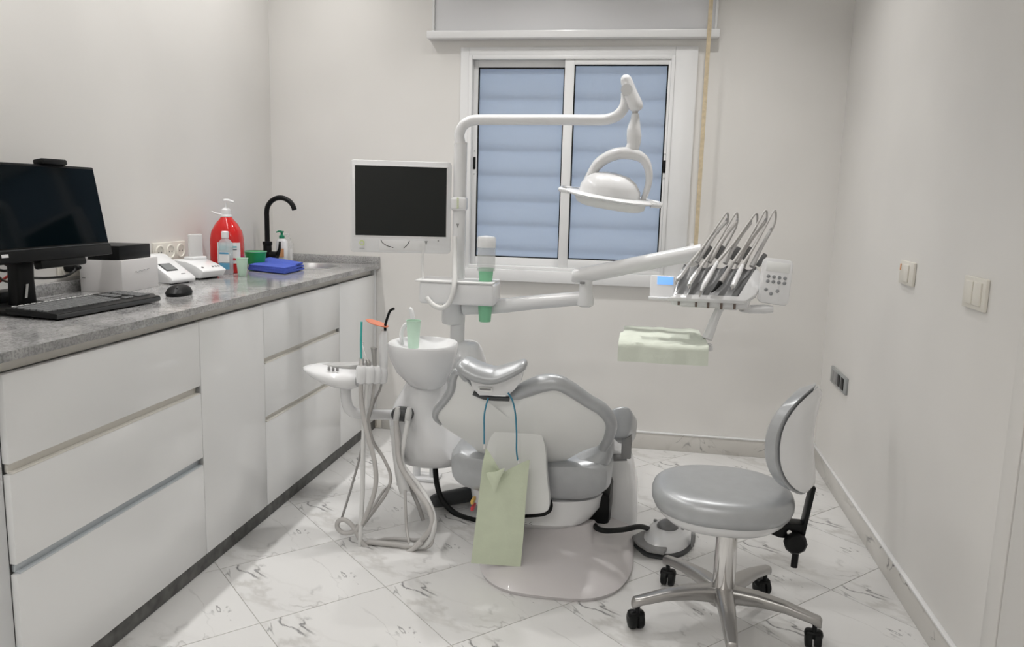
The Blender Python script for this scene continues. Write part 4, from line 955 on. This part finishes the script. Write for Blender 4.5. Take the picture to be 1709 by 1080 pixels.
# the five handpieces, each with its hose looping up over the whip arm
HP = [('turbine_handpiece', 'slim silver dental handpiece, leftmost in the grey instrument rest', [(1130, 467, 2.745), (1135, 462, 2.76), (1143, 452, 2.80), (1152, 439, 2.86)], [.006, .0085, .0088, .006], (1213, 356), 'steel', [(1130, 468), (1127, 475)]),
      ('motor_handpiece', 'short silver motor handpiece, second from the left in the grey rest', [(1150, 476, 2.745), (1155, 466, 2.77), (1162, 456, 2.80), (1168, 448, 2.84)], [.0075, .0098, .0095, .006], (1229, 356), 'steel', [(1150, 477), (1149, 482)]),
      ('scaler_handpiece', 'white pointed scaler handpiece in the middle of the grey rest', [(1170, 486, 2.735), (1176, 474, 2.76), (1184, 460, 2.80), (1197, 438, 2.86)], [.0045, .009, .010, .006], (1262, 357), 'plastic', [(1170, 487), (1167, 496)]),
      ('camera_handpiece', 'grey syringe handpiece with a black nose, fourth in the grey rest', [(1202, 472, 2.76), (1208, 463, 2.79), (1216, 450, 2.83), (1224, 438, 2.87)], [.0092, .009, .0075, .006], (1278, 352), 'hose_dark', [(1203, 471), (1194, 482), (1187, 488)]),
      ('curing_handpiece', 'white blunt handpiece, rightmost in the grey instrument rest', [(1223, 478, 2.75), (1228, 467, 2.78), (1235, 452, 2.83), (1239, 443, 2.86)], [.0085, .010, .009, .006], (1293, 352), 'plastic', [(1223, 478), (1221, 484)])]
for k, (nm, lab, pts, rr_, tp, m, nose) in enumerate(HP):
    h = thing(nm, lab, 'dental tool', P(*pts[0]), 'handpieces in the delivery rest')
    MB().tube([P(*q) for q in pts], rr_, 16, 6).build('handle', m, h)
    nd = pts[0][2]; MB().tube([P(q[0], q[1], nd - .004 * i) for i, q in enumerate(nose)], [.0085, .005, .0025] if k == 3 else [.004, .0022], 10).build('nose', 'black' if k == 3 else 'brushed', h)
    e = pts[-1]; MB().tube([P(*e), P(e[0] * .6 + tp[0] * .4, e[1] * .6 + tp[1] * .4 + 2, 2.92), P(e[0] * .2 + tp[0] * .8, e[1] * .2 + tp[1] * .8 - 1, 2.96), P(tp[0] - 1, tp[1], 2.98), P(tp[0] + 2, tp[1] + 6, 3.0), P(tp[0] - 2, tp[1] + 26, 3.0), P(tp[0] - 24, tp[1] + 66, 2.97), P(tp[0] - 36, tp[1] + 96, 2.93)], [.0060, .0042, .0036, .0036, .0036, .0036, .004, .004], 10).build('hose', 'hose', h)

# paper-covered instrument tray below
zt2 = P(1105, 576, 2.68).z; bk = Pz(1105, 549, zt2).y
t = thing('instrument_tray', 'flat tray under pale green paper hanging below the delivery unit', 'tray', (P(1105, 576, 2.68).x, 2.75, zt2 - .02))
xa, xb_ = P(1032, 576, 2.68).x, P(1183, 576, 2.68).x
MB().box(((xa + xb_) / 2, (2.69 + bk) / 2, zt2 - .008), (xb_ - xa - .02, bk - 2.69, .012), .005).build('tray_plate', 'plastic', t)
g = []
for i in range(25):
    v = i / 24; row = []
    for j in range(25):
        uu = j / 24; x = xa + (xb_ - xa) * uu; wob = .003 * math.sin(uu * 9 + v * 3) + .002 * math.sin(uu * 23)
        if v < .72: y = bk + .01 - (bk + .01 - 2.675) * v / .72; z = zt2 + .001 + abs(wob) * .8
        else: y = 2.675 - .004 - wob - .010 * (v - .72) / .28; z = zt2 - (v - .72) / .28 * .060
        row.append(Vector((x + (.010 if v < .3 else 0) * (1 - 2 * uu), y, z)))
    g.append(row)
MB().sheet(g, .0012).build('paper_cover', 'paper_pale', t, angle=50)
MB().box((P(1178, 572, 2.80).x, 2.80, zt2 - .020), (.05, .05, .022), .008).build('tray_socket', 'plastic', t)
# ================================================================== DENTAL CHAIR (seen from behind the head end)
ch_ = thing('dental_chair', 'low dental chair seen from behind, silver-grey upholstery and white shell', 'dental chair', (-.26, 2.75, 0))
t = ch_
def zsec(x, y, z, a, b, e=3): return ((x, y, z), (a, 0, 0), (0, b, 0), e)
MB().superloft([zsec(-.25, 2.74, .0, .265, .395), zsec(-.25, 2.74, .012, .27, .40), zsec(-.25, 2.745, .028, .255, .38), zsec(-.255, 2.76, .048, .220, .33), zsec(-.26, 2.79, .066, .185, .26), zsec(-.26, 2.81, .085, .16, .20), zsec(-.26, 2.82, .12, .14, .17)], 44, 3).build('base_plate', 'mauve_white', t)
MB().superloft([zsec(-.16, 3.10, .0, .19, .20), zsec(-.16, 3.10, .14, .185, .19), zsec(-.165, 3.10, .24, .165, .17), zsec(-.17, 3.10, .29, .13, .13), zsec(-.17, 3.10, .305, .08, .08)], 36, 3).build('lift_cover', 'plastic', t)
MB().box((-.17, 2.85, .16), (.20, .24, .12), .02).build('lift_column', 'black', t)
sxm = (P(775, 845, 2.62).x + P(1000, 845, 2.62).x) / 2; sxh = (P(1000, 845, 2.66).x - P(773, 845, 2.66).x) / 2 * 1.05
MB().superloft([zsec(sxm, 2.86, P(900, 889, 2.66).z, sxh * .55, .16), zsec(sxm, 2.86, P(900, 886, 2.63).z, sxh * .72, .22), zsec(sxm, 2.86, P(900, 876, 2.61).z, sxh * .86, .255), zsec(sxm, 2.87, P(900, 858, 2.62).z, sxh * .97, .258), zsec(sxm, 2.87, P(900, 836, 2.62).z, sxh * 1.0, .252)], 48, 4.6).build('seat_shell', 'plastic', t)
# seat cushion
xm = (P(756, 780, 2.72).x + P(1022, 780, 2.72).x) / 2; xh = (P(1022, 780, 2.72).x - P(756, 780, 2.72).x) / 2
zs0, zs1 = P(980, 842, 2.64).z, P(780, 726, 2.70).z; zm = (zs0 + zs1) / 2; zh = (zs1 - zs0) / 2
def ysec(y, a, h, dz=0, e=3.2): return ((xm, y, zm + dz), (a, 0, 0), (0, 0, h), e)
sc_m = MB().superloft([ysec(2.625, xh * .86, zh * .72), ysec(2.640, xh * .95, zh * .92), ysec(2.69, xh, zh), ysec(2.90, xh * 1.0, zh, .005), ysec(3.15, xh * .92, zh * .9, .02), ysec(3.35, xh * .86, zh * .8, .0), ysec(3.40, xh * .80, zh * .6, -.01)], 48)
for v in sc_m.v:
    if v.z > zm: v.z -= .062 * max(0, 1 - ((v.x - xm) / xh) ** 2) * (v.z - zm) / zh
sc_m.build('seat_cushion', 'vinyl', t)
MB().superloft([((xm, 3.40, zm - .01), (xh * .78, 0, 0), (0, .02, zh * .6)), ((xm, 3.44, zm - .03), (xh * .82, 0, 0), (0, .03, zh * .75)), ((xm, 3.66, zm - .10), (xh * .74, 0, 0), (0, .03, zh * .6)), ((xm, 3.76, zm - .13), (xh * .66, 0, 0), (0, .02, zh * .4))], 36, 3).build('leg_rest', 'vinyl', t)
# backrest on a plane leaning toward the camera
q0, dq = Vector((0, 2.70, .30)), Vector((0, -.27, .40)).normalized(); bn = Vector((0, -dq.z, dq.y))
if bn.y > 0: bn = -bn
def Pb(px, py, off=0.0):
    d = ray(px, py); o_ = q0 + bn * off; return CAM + d * ((o_ - CAM).dot(bn) / d.dot(bn))
ol = [(858, 660), (874, 648), (890, 640), (912, 634), (930, 634), (950, 642), (975, 660), (1000, 674), (1016, 688), (1022, 706), (1014, 728), (1002, 742), (975, 752), (945, 768), (915, 786), (880, 792), (840, 786), (808, 764), (785, 742), (758, 724), (738, 710), (727, 696), (728, 684), (740, 670), (752, 654), (756, 636), (760, 622), (768, 624), (780, 638), (794, 652), (806, 661), (830, 664)]
out = catmull([Pb(*p) for p in ol], 4, True)
MB().pad(out, bn, .030, .010, 8, 2.5).build('back_shell', 'shell', t)
MB().pad([p - bn * .012 for p in out], -bn, .040, .0, 8, 3).build('back_cushion', 'vinyl', t)
rim = [(846, 660), (862, 657), (880, 649), (905, 640), (930, 639), (952, 649), (980, 668), (1006, 684), (1020, 706), (1016, 730), (1006, 748)]
MB().tube([Pb(*p) for p in rim], [.010, .022, .027, .029, .026, .024, .022, .022, .020, .018, .016], 18, 8).build('back_bolster', 'vinyl', t)
rim = [(806, 661), (792, 648), (778, 633), (768, 621), (760, 622), (756, 634), (753, 650), (742, 668), (729, 684), (727, 697), (736, 708)]
MB().tube([Pb(*p) for p in rim], [.006, .009, .011, .012, .013, .013, .014, .014, .013, .010, .006], 14, 8).build('back_bolster', 'vinyl', t)
# bolster from the seat up into the right edge of the backrest
MB().tube([P(880, 830, 2.72), P(915, 808, 2.71), P(952, 792, 2.70), P(986, 776, 2.69), P(1008, 752, 2.67), P(1017, 725, 2.65)], [.020, .042, .054, .052, .034, .016], 20).build('side_bolster', 'vinyl', t)
# back bracket: white tongue between seat and backrest
tg = [(836, 713), (858, 705), (884, 708), (902, 722), (910, 750), (912, 790), (917, 838), (912, 853), (895, 857), (850, 858), (812, 856), (806, 830), (807, 790), (812, 750), (820, 728)]
tgp = catmull([P(px, py, 2.550 - (py - 705) / 150 * .012) for px, py in tg], 3, True)
MB().pad(tgp, (0, -1, .2), .010, .045, 6, 4).build('back_bracket', 'shell', t)
MB().tube([P(812, 860, 2.560), P(860, 862, 2.556), P(900, 860, 2.556), P(915, 855, 2.558), P(920, 846, 2.57), P(919, 836, 2.59)], .006, 8).build('shadow_gap_line', 'black', t)  # black tube standing in for the shadow gap below the bracket
for px in (866, 874, 883): MB().tube([P(px + 5, 871.5, 2.594), P(px, 873.5, 2.594), P(px + 5, 876, 2.594)], .0007, 5, smooth=False).build('logo_stroke', 'dark_grey', t)
for py, m in ((835, 'yellow_knob'), (846, 'red_print')): MB().box(P(790, py, 2.628), (.012, .050, .016), .004).build('stop_button', m, t)
# headrest
hy = 2.41
hp = [(767, 602), (770, 605), (780, 611), (800, 621), (826, 626), (850, 619), (868, 611), (876, 608), (880, 608)]
MB().tube([P(*p, hy) for p in hp], [.006, .020, .026, .027, .024, .021, .017, .014, .004], 20, 7, flat=2.0, up=(0, 1, .25)).build('headrest_cushion', 'vinyl', t)
hb_ = [(780, 622), (800, 634), (828, 638), (852, 630), (872, 618), (870, 636), (860, 650), (848, 661), (800, 661), (788, 648)]
MB().prism([P(px, py, hy - .012 + (py - 620) / 40 * .03) for px, py in hb_], (0, .045, .01), .004, 2).build('headrest_plate', 'plastic', t)
MB().box(P(810, 650, hy + .006), (S(26, hy), .004, S(8, hy)), .001).build('release_frame', 'shell', t)
MB().box(P(810, 650, hy + .004), (S(20, hy), .003, S(3, hy)), .001).build('release_slot', 'mid_grey', t)
MB().tube([P(790, 656, hy + .035), P(812, 664, hy + .035), P(850, 666, hy + .035)], .008, 10).build('headrest_bar', 'dark_grey', t)
# right armrest
ar = [(1016, 688), (1024, 681), (1040, 678), (1051, 681), (1056, 690), (1053, 718), (1046, 730), (1030, 732), (1018, 728)]
MB().prism([P(*p, 2.80) for p in ar], (.02, .22, -.09), .010, 3).build('armrest_pad', 'vinyl', t)
c0, c1 = P(1038, 730, 2.82), P(1053, 768, 2.82)
MB().box(((c0.x + c1.x) / 2, 2.86, (c0.z + c1.z) / 2), (c1.x - c0.x, .07, c0.z - c1.z), .006).build('armrest_post', 'mid_grey', t)
MB().tube([P(1046, 763, 2.85), P(1020, 764, 2.85)], .014, 12).build('armrest_bolt', 'mid_grey', t)

# paper bib hanging from the headrest on a blue cord
yb_ = 2.415
t = thing('paper_bib', 'pale green paper bib hanging by a blue cord from the headrest', 'bib', P(828, 946, 2.45))
MB().tube([P(848, 656, 2.425), P(855, 668, 2.415), P(860, 690, 2.42), P(862, 722, 2.43), P(862, 752, 2.44), P(864, 768, 2.45)], .0026, 8).build('cord', 'cord_blue', t)
MB().tube([P(815, 664, 2.432), P(811, 678, 2.43), P(808, 696, 2.43), P(808, 720, 2.435), P(808, 742, 2.44)], .0026, 8).build('cord', 'cord_blue', t)
MB().box(P(808, 745, 2.44), (.008, .006, .018), .002).build('clip', 'steel', t); MB().box(P(866, 770, 2.45), (.008, .006, .014), .002).build('clip', 'steel', t)
def bibp(uu, v):
    L = [(811, 748), (805, 775), (800, 820), (793, 880), (786, 940)]; Rr = [(884, 768), (882, 790), (878, 830), (874, 890), (869, 946)]
    tt = v * 4; i = min(3, int(tt)); f = tt - i
    l = (L[i][0] * (1 - f) + L[i + 1][0] * f, L[i][1] * (1 - f) + L[i + 1][1] * f); r = (Rr[i][0] * (1 - f) + Rr[i + 1][0] * f, Rr[i][1] * (1 - f) + Rr[i + 1][1] * f)
    px = l[0] + (r[0] - l[0]) * uu; py = l[1] + (r[1] - l[1]) * uu
    sag = max(0, 1 - v * 3.2); k = max(0, 1 - abs(uu - .36) / .36) if uu < .36 else max(0, 1 - (uu - .36) / .64); py += 36 * sag * k ** 1.2
    dep = 2.45 - .028 * sag * math.exp(-((uu - .3) / .2) ** 2) + .006 * math.sin(uu * 6) * (1 - v) - .008 * v + .010 * uu
    return P(px, py, dep)
MB().sheet([[bibp(j / 20, i / 28) for j in range(21)] for i in range(29)], .0012).build('paper', 'paper_green', t, angle=60)
MB().pad(catmull([P(*p, 2.414) for p in ((812, 790), (826, 788), (842, 782), (834, 800), (826, 822), (819, 808))], 3, True), (0, -1, 0), .004, .003, 4).build('folded_corner', 'paper_green', t)

# ------------------------------------------------------------------ foot control
pc = Vector((.140, 2.855, 0))
t = thing('foot_control', 'white foot control with grey button and pedal on the floor by the stool', 'foot pedal', pc)
fo = catmull([Pz(*p) for p in ((1064, 915), (1080, 930), (1112, 934), (1140, 928), (1157, 912), (1160, 895), (1150, 880), (1120, 876), (1092, 880), (1072, 893))], 4, True)
cf = sum(fo, Vector()) / len(fo)
MB().rings([[p * 1 for p in fo], [p + Z3v * .010 for p in fo], [cf + (p - cf) * .95 + Z3v * .016 for p in fo]]).build('base', 'dark_grey', t)
fu = [cf + (p - cf) * .93 for p in fo]
MB().rings([[p + Z3v * .012 for p in fu], [cf + (p - cf) * .96 + Z3v * .026 for p in fu], [cf + (p - cf) * .86 + Vector((.006, .01, .040)) for p in fu], [cf + (p - cf) * .72 + Vector((.008, .014, .047)) for p in fu], [cf + (p - cf) * .05 + Vector((.008, .014, .050)) for p in fu]]).build('housing', 'plastic', t)
bt = cf + Vector((-.004, .02, .048)); MB().lathe([(.040, -.004), (.040, .006), (.036, .014), (.030, .018), (.024, .024), (.001, .027)], bt, 32).build('round_button', 'holder_grey', t)
for dx, dy in ((-.045, .055), (.055, -.010)): MB().lathe([(.007, 0), (.007, .008), (.004, .010)], bt + Vector((dx, dy, -.006)), 12).build('small_button', 'mid_grey', t)
pe = [Pz(1058, 906), Pz(1068, 918), Pz(1085, 929), Pz(1112, 934), Pz(1118, 926), Pz(1098, 908), Pz(1078, 896)]
MB().prism([Vector((p.x - .01, p.y - .015, .020)) for p in pe], (.0, .0, .014), .005, 2).build('pedal', 'mid_grey', t)
MB().prism([Vector((p.x - .01, p.y - .012, .003)) for p in pe], (.0, .0, .007), .002, 2).build('pedal_sole', 'dark_grey', t)
MB().box(Pz(1156, 900, .04), (.012, .03, .05), .003).build('side_lug', 'mid_grey', t)
MB().tube([bt + Vector((-.06, .03, -.03)), P(1068, 879, 2.80), P(1040, 884, 2.72), P(1012, 886, 2.66), P(997, 882, 2.68), P(991, 874, 2.76), P(988, 868, 2.84)], .010, 12).build('hose', 'rubber_black', t)

# ================================================================== STOOL
sx, sy = .288, 2.306
t = thing('dentist_stool', 'silver-grey dentist stool on a chrome five-star base with casters', 'stool', (sx, sy, 0))
scx = (P(1087, 830, sy).x + P(1325, 830, sy).x) / 2; sa = (P(1325, 830, sy).x - P(1087, 830, sy).x) / 2; sb = .188
ztop = .447; zbt = .374
c3 = lambda z, k, e=2.3: ((scx, sy, z), (sa * k, 0, 0), (0, sb * k, 0), e)
MB().superloft([c3(zbt, .90), c3(zbt + .006, .955), c3(zbt + .025, .995), c3(zbt + .042, 1.0), c3(zbt + .058, .975), c3(zbt + .067, .93), c3(zbt + .073, .86), c3(zbt + .0765, .75), c3(zbt + .077, .5), c3(zbt + .076, .2)], 48).build('seat_cushion', 'vinyl', t)
MB().superloft([c3(zbt - .046, .45), c3(zbt - .043, .62), c3(zbt - .032, .78), c3(zbt - .012, .89), c3(zbt + .002, .92)], 48).build('seat_pan', 'plastic', t)
MB().lathe([(.030, .10), (.033, .12), (.031, .30), (.0305, .325)], (sx, sy, 0), 28).build('gas_column', 'chrome', t)
MB().lathe([(.022, .32), (.022, .345)], (sx, sy, 0), 20).build('column_rod', 'black', t)
MB().lathe([(.030, .068), (.042, .075), (.046, .10), (.042, .125), (.034, .13)], (sx, sy, 0), 28).build('hub', 'brushed', t)
Rl = .264
for k in range(5):
    an = -PI / 2 + k * 2 * PI / 5; d = Vector((math.cos(an), math.sin(an), 0)); s_ = Vector((-d.y, d.x, 0)); o_ = Vector((sx, sy, 0))
    MB().superloft([(o_ + d * .025 + Z3v * .105, s_ * .027, Z3v * .026, 3.5), (o_ + d * .10 + Z3v * .112, s_ * .025, Z3v * .020, 3.5), (o_ + d * .18 + Z3v * .108, s_ * .021, Z3v * .015, 3.5), (o_ + d * (Rl - .01) + Z3v * .094, s_ * .017, Z3v * .013, 3.5), (o_ + d * (Rl + .012) + Z3v * .088, s_ * .015, Z3v * .016, 3), (o_ + d * (Rl + .018) + Z3v * .084, s_ * .010, Z3v * .012, 3)], 20).build('leg', 'brushed', t)
    tip = o_ + d * Rl; ca = random.uniform(-.6, .6) + .3; w_ = Vector((math.cos(ca), math.sin(ca), 0)); f2 = Vector((-w_.y, w_.x, 0))
    cs = MB().tube([tip + Z3v * .086, tip + Z3v * .055], .007, 10).build('caster', 'black', t)
    hub_c = tip + f2 * .012 + Z3v * .0262
    for sg in (-1, 1):
        MB().lathe([(.010, .004), (.0255, .004), (.026, .007), (.026, .018), (.022, .022), (.008, .024)], hub_c, 22, frame_from(w_ * sg)).build('wheel', 'rubber_black', cs)
    MB().box(hub_c + Z3v * .016, (.052, .034, .028), .012, 3, rot=RZ(ca)).build('hood', 'black', cs)
# curved backrest on its black bar
bcx, bcz = P(1322, 735, sy).x, P(1322, 732, sy).z; hz = (P(1355, 640, sy).z - P(1330, 820, sy).z) / 2 * .96; hw = .140; bcz += .014
def backsurf(uu, v):                                     # mid surface of the backrest
    p = Vector((bcx + .034 * (1 - uu * uu) + .036 * v * v - .002 * v - .020, sy + hw * uu, bcz + hz * v))
    q = RZ(-.36) @ (p - Vector((sx + .10, sy, 0))); return q + Vector((sx + .10, sy, 0))
def backpad(front_, back_, sc=1.0):
    n_r, n_a = 10, 40; rings_ = []
    def ring(rad, off):
        rr_ = []
        for j in range(n_a):
            a = 2 * PI * j / n_a; ca, sa_ = math.cos(a), math.sin(a); e = 2 / 2.5
            uu = math.copysign(abs(ca) ** e, ca) * rad * sc; v = math.copysign(abs(sa_) ** e, sa_) * rad * sc
            rr_.append(backsurf(uu, v) + Vector((off, 0, 0)))
        return rr_
    for i in range(n_r + 1):
        r = .04 + .96 * i / n_r; rings_.append(ring(r, -front_ * (1 - r ** 4) ** .5))
    for i in range(n_r, -1, -1):
        r = .04 + .96 * i / n_r; rings_.append(ring(r * .995, back_ * (1 - r ** 4) ** .5 + .0005))
    return MB().rings(rings_)
backpad(.058, .004).build('backrest_cushion', 'vinyl', t)
m_ = backpad(.0, .030, .965); m_.v = [v + Vector((.010, 0, 0)) for v in m_.v]; m_.build('backrest_shell', 'plastic', t)
MB().box((P(1347, 850, sy).x, sy, P(1347, 850, sy).z), (.012, .045, .15), .003, rot=Matrix.Rotation(.13, 3, 'Y')).build('back_bar', 'black', t)
MB().prism([P(1276, 888, sy - .02), P(1300, 872, sy - .02), P(1342, 876, sy - .02), P(1346, 892, sy - .02), P(1330, 902, sy - .02), P(1300, 898, sy - .02)], (0, .045, 0), .004).build('bracket', 'black', t)
MB().lathe([(.030, 0), (.033, .006), (.033, .02), (.026, .028), (.008, .03)], P(1326, 903, sy - .015), 10, frame_from((0, -1, 0))).build('adjust_knob', 'black', t)
MB().tube([P(1329, 912, sy - .005), P(1325, 946, sy - .005)], .010, 10).build('lever_bar', 'black', t)
MB().lathe([(.007, 0), (.007, .004)], P(1317, 888, sy - .026), 10, frame_from((0, -1, 0))).build('bolt', 'chrome', t)

for o in bpy.data.objects:
    if '_o' in o: del o['_o']
